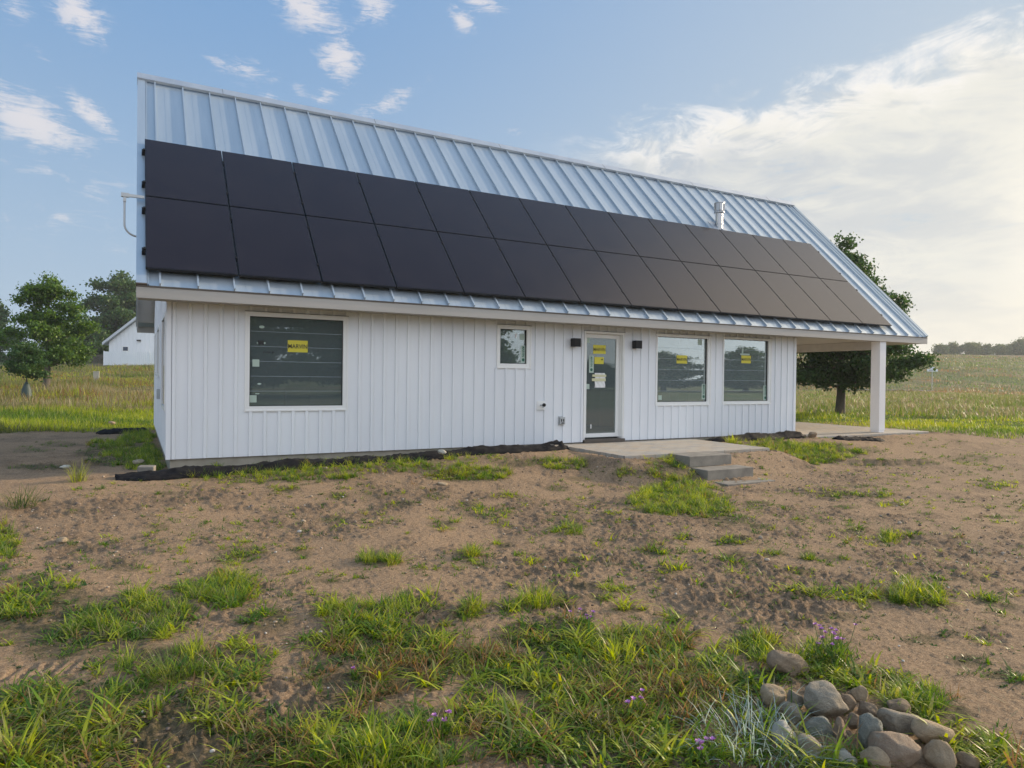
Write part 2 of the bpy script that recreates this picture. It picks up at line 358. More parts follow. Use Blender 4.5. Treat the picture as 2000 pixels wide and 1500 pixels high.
Z = Z+np.where(near, (fbm(X*22, Y*22, 3, 31)-.5)*(.006+.010*ROUGHM)+np.maximum(fbm(X*38, Y*38, 2, 77)-.56, 0)*.10*(.3+ROUGHM)+np.maximum(fbm(X*13, Y*13, 2, 78)-.66, 0)*.06*ROUGHM, 0)*np.where((rdist(X, Y, (-.1, 0., 12.9, 8.)) < .1) | (rdist(X, Y, PAT) < .1) | (rdist(X, Y, POR) < .1), 0, 1)
nr, na = X.shape
# tyre tread marks pressed into the soil at the lower left
for (u0, v0, u1, v1, n_) in ((20, 1315, 190, 1300, 7), (590, 1085, 700, 1150, 5)):
    a_, b_ = gpt(u0, v0), gpt(u1, v1)
    for k in range(n_):
        cx_, cy2 = a_.x+(b_.x-a_.x)*k/(n_-1), a_.y+(b_.y-a_.y)*k/(n_-1)
        dx, dy = (X-cx_), (Y-cy2); ln_ = math.hypot(b_.x-a_.x, b_.y-a_.y); tx, ty = (b_.x-a_.x)/ln_, (b_.y-a_.y)/ln_
        al = dx*tx+dy*ty; ac = -dx*ty+dy*tx
        Z = Z-.014*np.exp(-(al/.016)**2)*(np.abs(ac) < .11)
idx = np.arange(nr*na).reshape(nr, na)
a_ = idx[:-1, :]; b_ = np.roll(idx, -1, 1)[:-1, :]; c_ = np.roll(idx, -1, 1)[1:, :]; d_ = idx[1:, :]
quads = np.stack([a_, b_, c_, d_], -1).reshape(-1, 4)[:, ::-1]
me = bpy.data.meshes.new('ground')
co = np.stack([X, Y, Z], -1).reshape(-1, 3).astype(np.float32)
me.vertices.add(len(co)); me.vertices.foreach_set('co', co.ravel())
me.loops.add(quads.size); me.loops.foreach_set('vertex_index', quads.ravel().astype(np.int32))
me.polygons.add(len(quads)); me.polygons.foreach_set('loop_start', np.arange(0, quads.size, 4, dtype=np.int32))
me.update(calc_edges=True); me.validate()
# how green the soil cover is: 0 bare dirt, 1 turf
TH = []
def greenness(x, y):
    r = np.hypot(x-CX, y-CY); a = np.degrees(np.arctan2(x-CX, y-CY)); nz = fbm(x*.5, y*.5, 3, 3)
    gl = ss(7.6, 9.2, y+(nz-.5)*2.5)*(x < 8)
    gr = ss(21.5, 24.5, r+(nz-.5)*5+np.maximum(a-60, 0)*.1)*(a > 45)
    return np.clip(gl+gr+ss(90, 110, a)*0+ss(0, 3, -14-y), 0, 1)
gv = greenness(X, Y).ravel().astype(np.float32)
at = me.attributes.new('green', 'FLOAT', 'POINT'); at.data.foreach_set('value', gv)
me.attributes.new('rough', 'FLOAT', 'POINT').data.foreach_set('value', ROUGHM.ravel().astype(np.float32))
me.shade_smooth()
def groundb(nt, b):
    g = G(nt); at = g.attr('green')
    big = g.tex(.55, 6, .6, coord='Object'); mid = g.tex(2.6, 8, .65, coord='Object', dist=.3); fine = g.tex(45, 8, .75, coord='Object'); spk = g.tex(130, 3, .6, coord='Object')
    sandy = g.mix(g.rng(fine, .35, .65), (.23, .155, .092), (.42, .295, .185))
    dark = g.mix(g.rng(fine, .35, .65), (.075, .055, .038), (.225, .162, .108))
    c1 = g.mix(g.math('MULTIPLY', g.attr('rough').outputs['Fac'], g.rng(mid, .30, .60, .15, .75)), sandy, dark)
    c1 = g.mix(g.rng(spk, .62, .72, 0, .6), c1, (.46, .40, .33)); c1 = g.mix(g.rng(spk, .40, .30, 0, .75), c1, (.09, .06, .04)); grit = g.tex(28, 7, .8, coord='Object', dist=.5); c1 = g.mix(g.rng(grit, .50, .62, 0, .55), c1, (.13, .085, .055))
    f1 = g.tex(.09, 5, .6, (1, 1, .2), coord='Object'); f2 = g.tex(.5, 7, .7, coord='Object'); f3 = g.tex(.04, 4, .6, (.5, 1.4, .2), coord='Object')
    gr = g.mix(g.rng(f1, .42, .58), (.085, .125, .03), (.19, .165, .075)); gr = g.mix(g.rng(f3, .5, .62), gr, (.20, .135, .085)); gr = g.mix(g.rng(f2, .4, .62, 0, .6), gr, (.055, .085, .022))
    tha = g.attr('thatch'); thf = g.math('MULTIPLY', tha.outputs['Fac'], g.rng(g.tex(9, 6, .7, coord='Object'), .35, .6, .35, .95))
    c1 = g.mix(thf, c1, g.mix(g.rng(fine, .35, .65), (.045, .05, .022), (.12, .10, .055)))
    nt.links.new(g.mix(at.outputs['Fac'], c1, gr), b.inputs['Base Color'])
    h = g.math('ADD', g.math('MULTIPLY', mid, .22), g.math('MULTIPLY', fine, .9)); g.bump(g.math('ADD', h, g.math('MULTIPLY', g.rng(g.tex(60, 1, .5, coord='Object', kind='Voronoi'), 0, .5, .12, 0), 1.)), .9, .022, b)
SOIL = mat('soil_and_turf', rough=.95, build=groundb, **{'Specular IOR Level': .15})
ground = link('ground', me, None, [SOIL]); tag(ground, kind='structure')

# patio, porch floor and steps
pt = MB(); pt.box(PAT[0], PAT[1], -.09, PAT[2], -.03, -.02); o = pt.build('patio', PAVE, bevel=.008); tag(o, kind='structure')
pt = MB(); pt.box(POR[0]+.02, POR[1], -.09, POR[2], POR[3], -.03); o = pt.build('porch_floor', PAVE, bevel=.008); tag(o, kind='structure')
st = empty('stone_steps', (7.8, -2.6, -.38)); tag(st, 'grey sawn stone steps leading down from the patio by the door', 'steps')
def pbuild(mb, name, mt, par, **kw):
    o = mb.build(name, mt, par, **kw); o.matrix_parent_inverse = Matrix.Translation(-par.location) if par.type == 'EMPTY' and par.location.length else Matrix(); return o
pbuild(MB().box(7.30, -2.56, -.19, 8.22, -2.054, -.016), 'step_block', STEPM, st, bevel=.008)
pbuild(MB().box(7.32, -2.93, -.36, 8.32, -2.30, -.192), 'step_block', STEPM, st, bevel=.008)
pbuild(MB().box(7.38, -3.28, -.42, 8.42, -2.6, -.362), 'base_slab', STEPM, st, bevel=.006)

# ------------------------------------------------------------------ house
house = empty('house', (0, 0, 0)); tag(house, 'white board and batten house with metal roof covered in dark solar panels', 'house')
WT, WL, RIDGE = 2.36, 12.91, (3.8938, 6.7355)
EY, EZ = -.40, 2.3689; XL, XR = -.389, 17.41; BY = 2*RIDGE[0]-0.
opens = dict(A=(1.01, .67, 2.515, 2.12), B=(5.17, 1.38, 5.85, 2.125), C=(8.785, .68, 10.27, 2.12), D=(10.635, .69, 12.115, 2.13), door=(7.03, .0, 7.97, 2.095))
# front wall skin with real openings
xs = sorted({0, WL, *[o_[0] for o_ in opens.values()], *[o_[2] for o_ in opens.values()]}); zs = sorted({0, WT, *[o_[1] for o_ in opens.values()], *[o_[3] for o_ in opens.values()]})
w = MB()
for i in range(len(xs)-1):
    for j in range(len(zs)-1):
        cx_, cz_ = (xs[i]+xs[i+1])/2, (zs[j]+zs[j+1])/2
        if any(o_[0] < cx_ < o_[2] and o_[1] < cz_ < o_[3] for o_ in opens.values()): continue
        w.quad((xs[i], 0, zs[j]), (xs[i+1], 0, zs[j]), (xs[i+1], 0, zs[j+1]), (xs[i], 0, zs[j+1]))
for (x0, z0, x1, z1) in opens.values():                              # reveals
    w.quad((x0, 0, z0), (x0, 0, z1), (x0, .16, z1), (x0, .16, z0)); w.quad((x1, 0, z1), (x1, 0, z0), (x1, .16, z0), (x1, .16, z1))
    w.quad((x0, 0, z1), (x1, 0, z1), (x1, .16, z1), (x0, .16, z1)); w.quad((x1, 0, z0), (x0, 0, z0), (x0, .16, z0), (x1, .16, z0))
k = 0
while .0428+k*.2034 < WL-.06:
    x0 = .0428+k*.2034; x1 = x0+.055; k += 1; segs = [(0.002, WT-.002)]
    for (a0, b0, a1, b1) in opens.values():
        if x1 > a0-.012 and x0 < a1+.012: segs = [s_ for (p, q) in segs for s_ in ((p, min(q, b0-.012)), (max(p, b1+.012), q)) if s_[1]-s_[0] > .02]
    for (p, q) in segs:
        w.quad((x0, -.001, p), (x0+.004, -.024, p), (x0+.004, -.024, q), (x0, -.001, q)); w.quad((x0+.004, -.024, p), (x1-.012, -.024, p), (x1-.012, -.024, q), (x0+.004, -.024, q)); w.quad((x1-.012, -.024, p), (x1, -.001, p), (x1, -.001, q), (x1-.012, -.024, q))
        w.quad((x0, 0, p), (x1, 0, p), (x1-.012, -.024, p), (x0+.004, -.024, p))
w.box(-.027, -.027, .003, .035, -.001, WT-.004); w.box(WL-.045, -.027, .003, WL+.027, -.001, WT-.004)
# side and rear walls, gables
def gablewall(x, flip, s0, s1):
    w.quad(*[(x, 0, 0), (x, 7.79, 0), (x, 7.79, s0), (x, 3.894, s1), (x, 0, s0)][::(-1 if flip else 1)])
gablewall(0, True, 2.36, 6.30); gablewall(WL, False, 2.36, 6.30)
w.quad((WL, 7.79, 0), (0, 7.79, 0), (0, 7.79, WT), (WL, 7.79, WT))
for k in range(1, 38):
    y0 = .03+k*.2034; top = 2.3+min(y0, 7.79-y0)*1.0
    w.box(-.017, y0, .003, -.001, y0+.045, top); w.box(WL+.001, y0, .003, WL+.017, y0+.045, top)
w.build('wall', SIDING, house)
MB().box(.03, .03, -.35, WL-.03, 7.76, -.004).build('foundation', CONC, house)
# interior seen dimly through the panes
it = MB(); it.quad((.1, .17, .03), (WL-.1, .17, .03), (WL-.1, 7.7, .03), (.1, 7.7, .03)); it.quad((.1, 7.7, 0), (WL-.1, 7.7, 0), (WL-.1, 7.7, 2.5), (.1, 7.7, 2.5)); it.quad((.1, .17, 2.45), (WL-.1, .17, 2.45), (WL-.1, 7.7, 2.45), (.1, 7.7, 2.45))
it.box(3.6, .18, .03, 3.7, 7.6, 2.44); it.box(6.5, .18, .03, 6.6, 7.6, 2.44); it.box(10.3, 2.6, .03, 10.4, 5.5, 2.44); it.box(6.9, 4.2, .03, 9.0, 4.3, 2.44)
it.build('interior_wall', INT, house)
for b_ in ((9.6, 3.0, .04, 10.2, 3.6, .95), (10.9, 4.5, .04, 12.7, 5.1, .95), (1.2, 5.5, .04, 2.6, 6.1, .9), (11.6, 2.4, .04, 11.9, 2.7, 2.2)): MB().box(*b_).build('interior_cabinet', INTD, house)
# roof slopes
rdy, rdz = RIDGE[0]-EY, RIDGE[1]-EZ; RLEN = math.hypot(rdy, rdz); rd = Vector((0, rdy/RLEN, rdz/RLEN)); rn = Vector((0, -rd.z, rd.y)); E0 = Vector((0, EY, EZ))
def onr(x, s, h=0.): return E0+Vector((x, 0, 0))+rd*s+rn*h
EB = Vector((0, 2*RIDGE[0]-EY, EZ)); rdb = Vector((0, -rd.y, rd.z)); rnb = Vector((0, rd.z, rd.y))
rf = MB(); th_ = .035
rf.obox(onr(XL, 0, -th_), (XR-XL, 0, 0), rd*(RLEN-.012), rn*th_)
x = -.119
while x < XR-.1:
    # seam: upright leg with a rounded cap, run from eave to ridge
    rf.obox(onr(x-.006, -.004, .0), (.012, 0, 0), rd*(RLEN-.1), rn*.038); rf.obox(onr(x-.011, -.004, .038), (.022, 0, 0), rd*(RLEN-.1), rn*.010)
    # two shallow stiffening pleats in the pan
    for q in (.155, .31):
        if x+q < XR-.05: rf.obox(onr(x+q, 0, -.0035), (.030, 0, 0), rd*(RLEN-.1), rn*.0052)
    x += .464
rf.obox(onr(XR-.06, -.004, 0), (.058, 0, 0), rd*(RLEN-.02), rn*.05); rf.obox(onr(XR-.19, -.002, 0), (.018, 0, 0), rd*(RLEN-.02), rn*.04)
rf.obox(onr(-.268, -.002, 0), (.014, 0, 0), rd*(RLEN-.05), rn*.03)
rf.obox(EB+Vector((XL, 0, 0))-rnb*th_, (XR-XL, 0, 0), rdb*(RLEN-.012), rnb*th_)
x = -.119
while x < XR-.1: rf.obox(EB+Vector((x-.01, -.0, 0)), (.02, 0, 0), rdb*(RLEN-.1), rnb*.045); x += .464
rf.build('roof', ROOF, house)
for o_, e_, d_, n_, h_ in ((onr(XL-.012, .0, -.05), .125, rd, rn, .088), (EB+Vector((XL-.012, 0, 0))-rnb*.05, .125, rdb, rnb, .088), (onr(XR-.004, 0, -.05), .02, rd, rn, .108)):
    MB().obox(o_, (e_, 0, 0), d_*(RLEN-.02), n_*h_).build('rake_trim', ROOF, house)
cp = MB()
cp.obox(onr(XL-.018, RLEN-.20, .054), (XR-XL+.04, 0, 0), rd*.205, rn*.016); cp.obox(onr(XL-.018, RLEN-.20, .018), (XR-XL+.04, 0, 0), rd*.012, rn*.036)
cp.obox(EB+Vector((XL-.018, 0, 0))+rdb*(RLEN-.20)+rnb*.054, (XR-XL+.04, 0, 0), rdb*.198, rnb*.016)
cp.cur = 1
for q in (1.05, 4.1, 7.15, 10.2, 13.25, 16.3): cp.obox(onr(q, RLEN-.20, .069), (.006, 0, 0), rd*.2, rn*.003)
cp.build('ridge_cap', [CAPM, BROWN], house)
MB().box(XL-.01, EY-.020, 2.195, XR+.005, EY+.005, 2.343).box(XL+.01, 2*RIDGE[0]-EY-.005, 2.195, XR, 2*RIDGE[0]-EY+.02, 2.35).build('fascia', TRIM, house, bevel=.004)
MB().box(XL+.002, EY-.028, 2.344, XR, EY-.002, 2.362).obox(onr(XL-.014, -.022, -.06), (.13, 0, 0), rd*.02, rn*.1).build('drip_edge', BROWN, house)
# soffits, porch ceiling, rake undersides
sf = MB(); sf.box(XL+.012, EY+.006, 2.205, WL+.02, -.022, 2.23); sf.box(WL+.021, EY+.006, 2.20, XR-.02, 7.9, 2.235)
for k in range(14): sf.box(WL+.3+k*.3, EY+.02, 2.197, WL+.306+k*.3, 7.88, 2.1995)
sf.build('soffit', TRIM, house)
RAKEM = mat('grey_rake_board', build=varied((.50, .49, .49), (.56, .55, .55), 3))  # one mid grey, tone varying slightly
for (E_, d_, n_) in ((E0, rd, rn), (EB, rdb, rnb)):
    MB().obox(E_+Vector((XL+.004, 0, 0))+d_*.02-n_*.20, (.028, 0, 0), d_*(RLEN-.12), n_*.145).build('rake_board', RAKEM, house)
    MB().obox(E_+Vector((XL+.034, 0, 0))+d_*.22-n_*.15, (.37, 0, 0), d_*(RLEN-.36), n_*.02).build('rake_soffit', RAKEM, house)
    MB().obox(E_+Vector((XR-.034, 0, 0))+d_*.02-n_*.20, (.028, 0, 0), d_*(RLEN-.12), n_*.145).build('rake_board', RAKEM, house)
gw = MB(); gw.quad((15.62, -.1, 2.24), (15.62, 7.9, 2.24), (15.62, 3.894, 6.35)); gw.quad((15.62, 7.9, 2.24), (15.62, -.1, 2.24), (15.62, 3.894, 6.35)); gw.build('porch_gable', SIDING, house)
PX, PY, PS = 15.50, -.42, .235
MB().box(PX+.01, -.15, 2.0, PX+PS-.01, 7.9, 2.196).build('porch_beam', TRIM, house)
POSTM = mat('white_porch_post', build=varied((.72, .71, .71), (.78, .77, .77), 2, (1, 1, .3), .2, 30, .002))
MB().box(PX, PY+.03, .02, PX+PS, PY+PS+.03, 2.199).box(PX+.01, PY+.04, -.029, PX+PS-.01, PY+PS+.02, .019).build('porch_post', POSTM, house, bevel=.004)
MB().box(PX, 7.6, -.029, PX+PS, 7.6+PS, 2.1).build('porch_post', POSTM, house, bevel=.004)
# solar panels: fourteen columns, two rows, each a framed module
PW_ = 1.1692
for j, (s0, s1) in enumerate(((.2285, 1.938), (1.958, 3.6297))):
    for i in range(14):
        x0 = -.2906+i*PW_; x1 = x0+PW_-.016; p = MB()
        p.obox(onr(x0, s0, .080), (x1-x0, 0, 0), rd*(s1-s0), rn*.036)
        fr = .011; p.cur = 1
        p.obox(onr(x0+fr, s0+fr, .116), (x1-x0-2*fr, 0, 0), rd*(s1-s0-2*fr), rn*.0025)
        po = p.build('solar_panel', [PFRAME, PANEL], house)
for s_ in (.62, 1.60, 2.30, 3.25): MB().obox(onr(-.315, s_, .040), (16.40, 0, 0), rd*.04, rn*.038).build('mounting_rail', BLACK, house)
for s_ in (.60, 1.58, 2.28, 3.23):
    MB().obox(onr(-.335, s_, .03), (.05, 0, 0), rd*.085, rn*.075).obox(onr(-.315, s_+.02, .1052), (.03, 0, 0), rd*.04, rn*.03).build('end_clamp', BLACK, house)
    for i in range(1, 15): MB().obox(onr(-.2906+i*PW_-.026, s_, .1185), (.03, 0, 0), rd*.05, rn*.008).build('panel_clamp', BLACK, house)
cb = onr(12.86, 3.92)
ch = MB(); ch.tube([cb+Vector((0, 0, -.15)), cb+Vector((0, 0, .40))], .092, 28); ch.tube([cb+Vector((0, 0, .085)), cb+Vector((0, 0, .10))], .102, 28); ch.tube([cb+Vector((0, 0, .375)), cb+Vector((0, 0, .39)), cb+Vector((0, 0, .41)), cb+Vector((0, 0, .43))], [.115, .135, .135, .115], 28)
co_ = ch.build('flue_pipe', STEEL, house, smooth=True); co_.modifiers.new('es', 'EDGE_SPLIT').split_angle = R(35)
cc = MB(); cc.tube([cb+Vector((0, 0, .43)), cb+Vector((0, 0, .63))], .122, 10); cc.tube([cb+Vector((0, 0, .632)), cb+Vector((0, 0, .645)), cb+Vector((0, 0, .655))], [.135, .135, .02], 28)
for k in range(5): t = k*2*math.pi/5+.3; q = cb+Vector((math.cos(t)*.128, math.sin(t)*.128, .53)); cc.box(q.x-.014, q.y-.014, q.z-.085, q.x+.014, q.y+.014, q.z+.085)
cc.build('flue_cap', STEEL, house)
fb = MB(); a = cb; fb.obox(onr(12.86-.24, 3.70, .004), (.48, 0, 0), rd*.46, rn*.006); fb.build('flue_flashing', CAPM, house)
# conduit leaving the array over the left rake
q0 = onr(-.30, 1.93, .10); cd = MB(); cd.box(-.56, q0.y-.02, q0.z-.02, -.30, q0.y+.02, q0.z+.02); cd.box(-.60, q0.y-.032, q0.z-.028, -.50, q0.y+.032, q0.z+.028); cd.box(-.575, q0.y-.025, q0.z-.1, -.535, q0.y+.02, q0.z-.03)
pp = [(-.557, q0.y, q0.z-.05), (-.557, q0.y, q0.z-.42)]+[(-.557+.17*(1-math.cos(t)), q0.y, q0.z-.42-.17*math.sin(t)) for t in np.linspace(.2, 1.45, 7)]+[(-.02, q0.y+.02, q0.z-.64)]
cd.tube(pp, .014, 10); cd.build('conduit', GREYM, house)

# windows and door
def text_mesh(mb, s, x0, z0, x1, z1, y, mi, vertical=False):
    cu = bpy.data.curves.new('t', 'FONT'); cu.body = s; cu.size = 1; cu.offset = .022; cu.resolution_u = 3; o = bpy.data.objects.new('t', cu); C.objects.link(o)
    bpy.context.view_layer.update(); me = bpy.data.meshes.new_from_object(o.evaluated_get(bpy.context.evaluated_depsgraph_get())); bpy.data.objects.remove(o)
    vv = np.array([v.co[:2] for v in me.vertices]); lo, hi = vv.min(0), vv.max(0); i0 = len(mb.v)
    for a, b in (vv-lo)/(hi-lo):
        if vertical: mb.v.append((x1-b*(x1-x0), y, z0+a*(z1-z0)) if False else (x0+b*(x1-x0), y, z1-a*(z1-z0)))
        else: mb.v.append((x0+a*(x1-x0), y, z0+b*(z1-z0)))
    for p in me.polygons: mb.f.append(tuple(i0+k for k in p.vertices)); mb.mi.append(mi)
def prect(u0, v0, u1, v1, y): a, b = on_y(u0, (v0+v1)/2, y), on_y(u1, (v0+v1)/2, y); zc = (on_y(u0, v0, y).z+on_y(u1, v0, y).z)/2; zd = (on_y(u0, v1, y).z+on_y(u1, v1, y).z)/2; return a.x, min(zc, zd), b.x, max(zc, zd)
def sticker(par, px, y, kind, name='sticker', label=None):
    x0, z0, x1, z1 = prect(*px, y); mb = MB(); mb.box(x0, y-.0015, z0, x1, y, z1); w_, h_ = x1-x0, z1-z0
    if kind == 'brand': text_mesh(mb, 'MARVIN', x0+.02*w_, z0+.31*h_, x1-.02*w_, z0+.68*h_, y-.0022, 1); ms = [YEL, INKM]
    elif kind == 'tall':
        text_mesh(mb, 'MARVIN', x0+.25*w_, z0+.36*h_, x0+.75*w_, z1-.05*h_, y-.0022, 1, True); ms = [PALE, GREENI]
        mb.cur = 1; cx_, cz_ = (x0+x1)/2, z0+.18*h_
        mb.quad(*[(cx_+math.cos(t)*w_*.3, y-.0022, cz_+math.sin(t)*w_*.3) for t in np.linspace(0, 2*math.pi, 9)[:-1]])
    elif kind == 'yellow':
        ms = [YEL, INKM]; mb.cur = 1; mb.quad((x0+.70*w_, y-.002, z0+.55*h_), (x0+.93*w_, y-.002, z0+.6*h_), (x0+.88*w_, y-.002, z0+.78*h_), (x0+.72*w_, y-.002, z0+.68*h_))
    elif kind == 'paper': ms = [PAPER]
    elif kind == 'tape': ms = [TAPE]
    else: ms = [PALE]
    o = mb.build(name, ms, par)
    if label: o['label'] = label
    return o
def make_window(key, gl, label, gy=.045, lines=5):
    x0, z0, x1, z1 = opens[key]; g0, h0, g1, h1 = gl
    f = MB(); f.ring(x0-.010, z0-.012, x1+.010, z1+.012, .024, -.022, .0-.001); 
    f.box(x0, -.012, z0, g0, .15, z1); f.box(g1, -.012, z0, x1, .15, z1); f.box(g0, -.012, z0, g1, .15, h0); f.box(g0, -.012, h1, g1, .15, z1)
    wo_ = f.build('window', WHITEF, house, bevel=.002); wo_['label'] = label
    MB().ring(g0, h0, g1, h1, .008, gy-.02, gy+.004).build('gasket', BLACK, wo_)
    MB().box(x0-.012, -.034, z1+.0125, x1+.012, -.001, z1+.018).build('head_flashing', BROWN, wo_)
    MB().box(g0+.008, gy, h0+.008, g1-.008, gy+.006, h1-.008).build('pane', GLASSL if key in 'CD' else GLASS, wo_)
    if lines:
        l = MB()
        for k in range(1, lines+1): zz = h0+(h1-h0)*k/(lines+1); l.box(g0+.01, gy-.002, zz, g1-.01, gy-.0005, zz+.0045)
        l.build('film_seam', FILM, wo_)
    return wo_
GY = .045; sy = GY-.001
wa = make_window('A', (1.068, .735, 2.45, 2.066), 'large square window at the left end of the front wall')
sticker(wa, (562, 665, 601, 688), sy, 'brand'); sticker(wa, (493, 702, 506.5, 716), sy, 'pale'); sticker(wa, (487.5, 772, 501, 786), sy, 'pale')
mk = MB(); mk.cur = 0
for (a, b, c2, d) in ((505, 635.5, 518, 641.5), (501, 668, 505, 672), (515, 668, 519, 672), (502, 748, 511, 751.5), (497, 768, 508, 770)):
    x0, z0, x1, z1 = prect(a, b, c2, d, sy); n_ = 9; mb_ = [((x0+x1)/2+math.cos(t)*(x1-x0)/2*(.8+.2*random.random()), sy, (z0+z1)/2+math.sin(t)*(z1-z0)/2) for t in np.linspace(0, 2*math.pi, n_+1)[:-1]]; MB().quad(*mb_).build('tape_scrap', PALE, wa)
mk = MB()
for k in range(8): x0, z0, x1, z1 = prect(513+k*3, 686+(k % 3), 515.2+k*3, 690-(k % 2), sy); mk.quad((x0, sy, z0), (x1, sy, z0+.006), (x1+.004, sy, z1), (x0+.006, sy, z1-.004))
mk.build('ink_mark', INKM, wa); mk = MB()
for k in range(6): x0, z0, x1, z1 = prect(503+k*2, 664+(k % 2)*2, 505+k*2, 672+(k % 3), sy); mk.quad((x0, sy, z0), (x1, sy, z0), (x1+.004, sy, z1), (x0+.006, sy, z1))
mk.build('ink_mark', INKM, wa)
wb = make_window('B', (5.228, 1.452, 5.775, 2.066), 'small square window left of the door', lines=0)
sticker(wb, (1015, 652, 1024.5, 664), sy, 'pale'); sticker(wb, (1017, 675, 1026.5, 709), sy, 'tall'); sticker(wb, (1006, 652, 1009, 660), sy, 'paper', 'tape_scrap')
wc = make_window('C', (8.82, .745, 10.19, 2.072), 'large window just right of the door')
sticker(wc, (1363, 663, 1371, 674), sy, 'pale'); sticker(wc, (1321.5, 694, 1342, 710), sy, 'brand'); sticker(wc, (1370.5, 750, 1378, 780), sy, 'tall'); sticker(wc, (1285.5, 772, 1292.5, 781), sy, 'pale')
wd = make_window('D', (10.665, .75, 12.04, 2.095), 'large window nearest the porch')
sticker(wd, (1448, 694.5, 1466.5, 709.5), sy, 'brand'); sticker(wd, (1446, 690.5, 1464, 693.6), sy, 'pale', 'tape_scrap'); sticker(wd, (1449, 680, 1452, 690), sy, 'pale', 'tape_scrap')
sticker(wd, (1416, 716, 1429, 742), sy+.02, 'pale', 'paper_sheet'); sticker(wd, (1431, 714, 1444, 739), sy+.02, 'pale', 'paper_sheet'); sticker(wd, (1491, 753, 1498, 782), sy, 'tall')
# door, recessed in its jamb
DJ = .10; dr = MB(); x0, z0, x1, z1 = 7.03, .02, 7.97, 2.095
dr.ring(x0-.010, .0, x1+.010, z1+.012, .020, -.022, -.001)
dr.box(x0, -.008, .0, x0+.03, .155, z1); dr.box(x1-.03, -.008, .0, x1, .155, z1); dr.box(x0+.03, -.008, z1-.03, x1-.03, .155, z1)
dr.box(x0+.031, .05, .07, x0+.042, .15, z1-.031); dr.box(x1-.045, .045, .07, x1-.031, .15, z1-.031)
dj = dr.build('door', WHITEF, house, bevel=.002)
MB().ring(x0+.043, .075, x1-.046, z1-.034, .075, DJ-.02, DJ+.03).build('door_leaf', WHITEF, dj, bevel=.002)
MB().box(7.149, DJ, .151, 7.848, DJ+.006, 1.985).build('pane', GLASSD, dj)
MB().box(x0-.01, -.06, -.015, x1+.01, .15, .045).build('threshold', BROWN, dj, bevel=.003)
MB().box(x0-.012, -.034, z1+.0125, x1+.012, -.001, z1+.018).build('head_flashing', BROWN, dj)
y_ = DJ-.001
sticker(dj, (1145, 657, 1152, 670), y_, 'pale'); sticker(dj, (1158.5, 674, 1183, 691), y_, 'brand'); sticker(dj, (1150.7, 695, 1159.5, 728), y_, 'tall'); sticker(dj, (1161, 697.5, 1179, 711), y_, 'yellow')
x0, z0, x1, z1 = prect(1161, 728.5, 1181, 757, y_)
pn = MB(); n_ = 8
for i in range(n_):
    for j in range(n_):
        P_ = lambda a, b: (x0+(x1-x0)*a/n_+.006*math.sin(b*1.3), y_-.004-.012*abs(math.sin(a*.9+b*.7)), z0+(z1-z0)*b/n_)
        pn.quad(P_(i, j), P_(i+1, j), P_(i+1, j+1), P_(i, j+1))
pn.build('paper_notice', PAPER, dj, smooth=True)
sticker(dj, (1157, 731.5, 1184, 736), y_-.018, 'tape', 'masking_tape'); sticker(dj, (1156, 739, 1183, 744.5), y_-.018, 'tape', 'masking_tape'); sticker(dj, (1143, 750, 1151, 760), y_, 'pale')
sticker(dj, (1153, 829, 1155, 837), y_, 'paper', 'tape_scrap')
# wall lamps, hose tap, socket
for (u0, u1, v0, v1) in ((1114, 1136, 660, 678), (1234, 1256, 664, 682)):
    a = on_y(u0+2, (v0+v1)/2, -.07); b = on_y(u1, (v0+v1)/2, -.15); zc = on_y((u0+u1)/2, (v0+v1)/2, -.1).z
    xc = (on_y(u0, 670, -.02).x+on_y(u1, 670, -.17).x)/2
    l = MB(); l.box(xc-.075, -.15, zc-.078, xc+.075, -.03, zc+.078); l.box(xc-.055, -.03, zc-.055, xc+.055, -.001, zc+.055)
    lo_ = l.build('wall_lamp', BLACK, house, bevel=.003); lo_['label'] = 'black cube wall lamp beside the door'
    MB().box(xc-.045, -.135, zc-.0795, xc+.045, -.045, zc-.0785).build('lens', mat('lamp_lens', (.6, .6, .58), .3), lo_)
t = MB(); t.box(5.99, -.026, .625, 6.15, -.002, .785); tp = t.build('hose_tap', WHITEF, house, bevel=.004)
q = MB(); q.tube([(6.07, -.02, .71), (6.07, -.09, .71)], .018, 12); q.tube([(6.07, -.085, .71), (6.07, -.11, .67)], .014, 12); q.build('spout', GREYM, tp)
q = MB(); q.tube([(6.085, -.10, .715), (6.085, -.125, .715)], .032, 14); q.build('tap_handle', BLACK, tp)
t = MB(); t.box(6.46, -.022, .335, 6.60, -.002, .50); t.box(6.475, -.055, .35, 6.585, -.022, .485); so = t.build('outdoor_socket', GREYM, house, bevel=.004)
MB().box(6.495, -.058, .40, 6.515, -.0555, .45).box(6.54, -.058, .40, 6.56, -.0555, .45).box(6.50, -.058, .365, 6.56, -.0555, .385).build('socket_hole', BLACK, so)
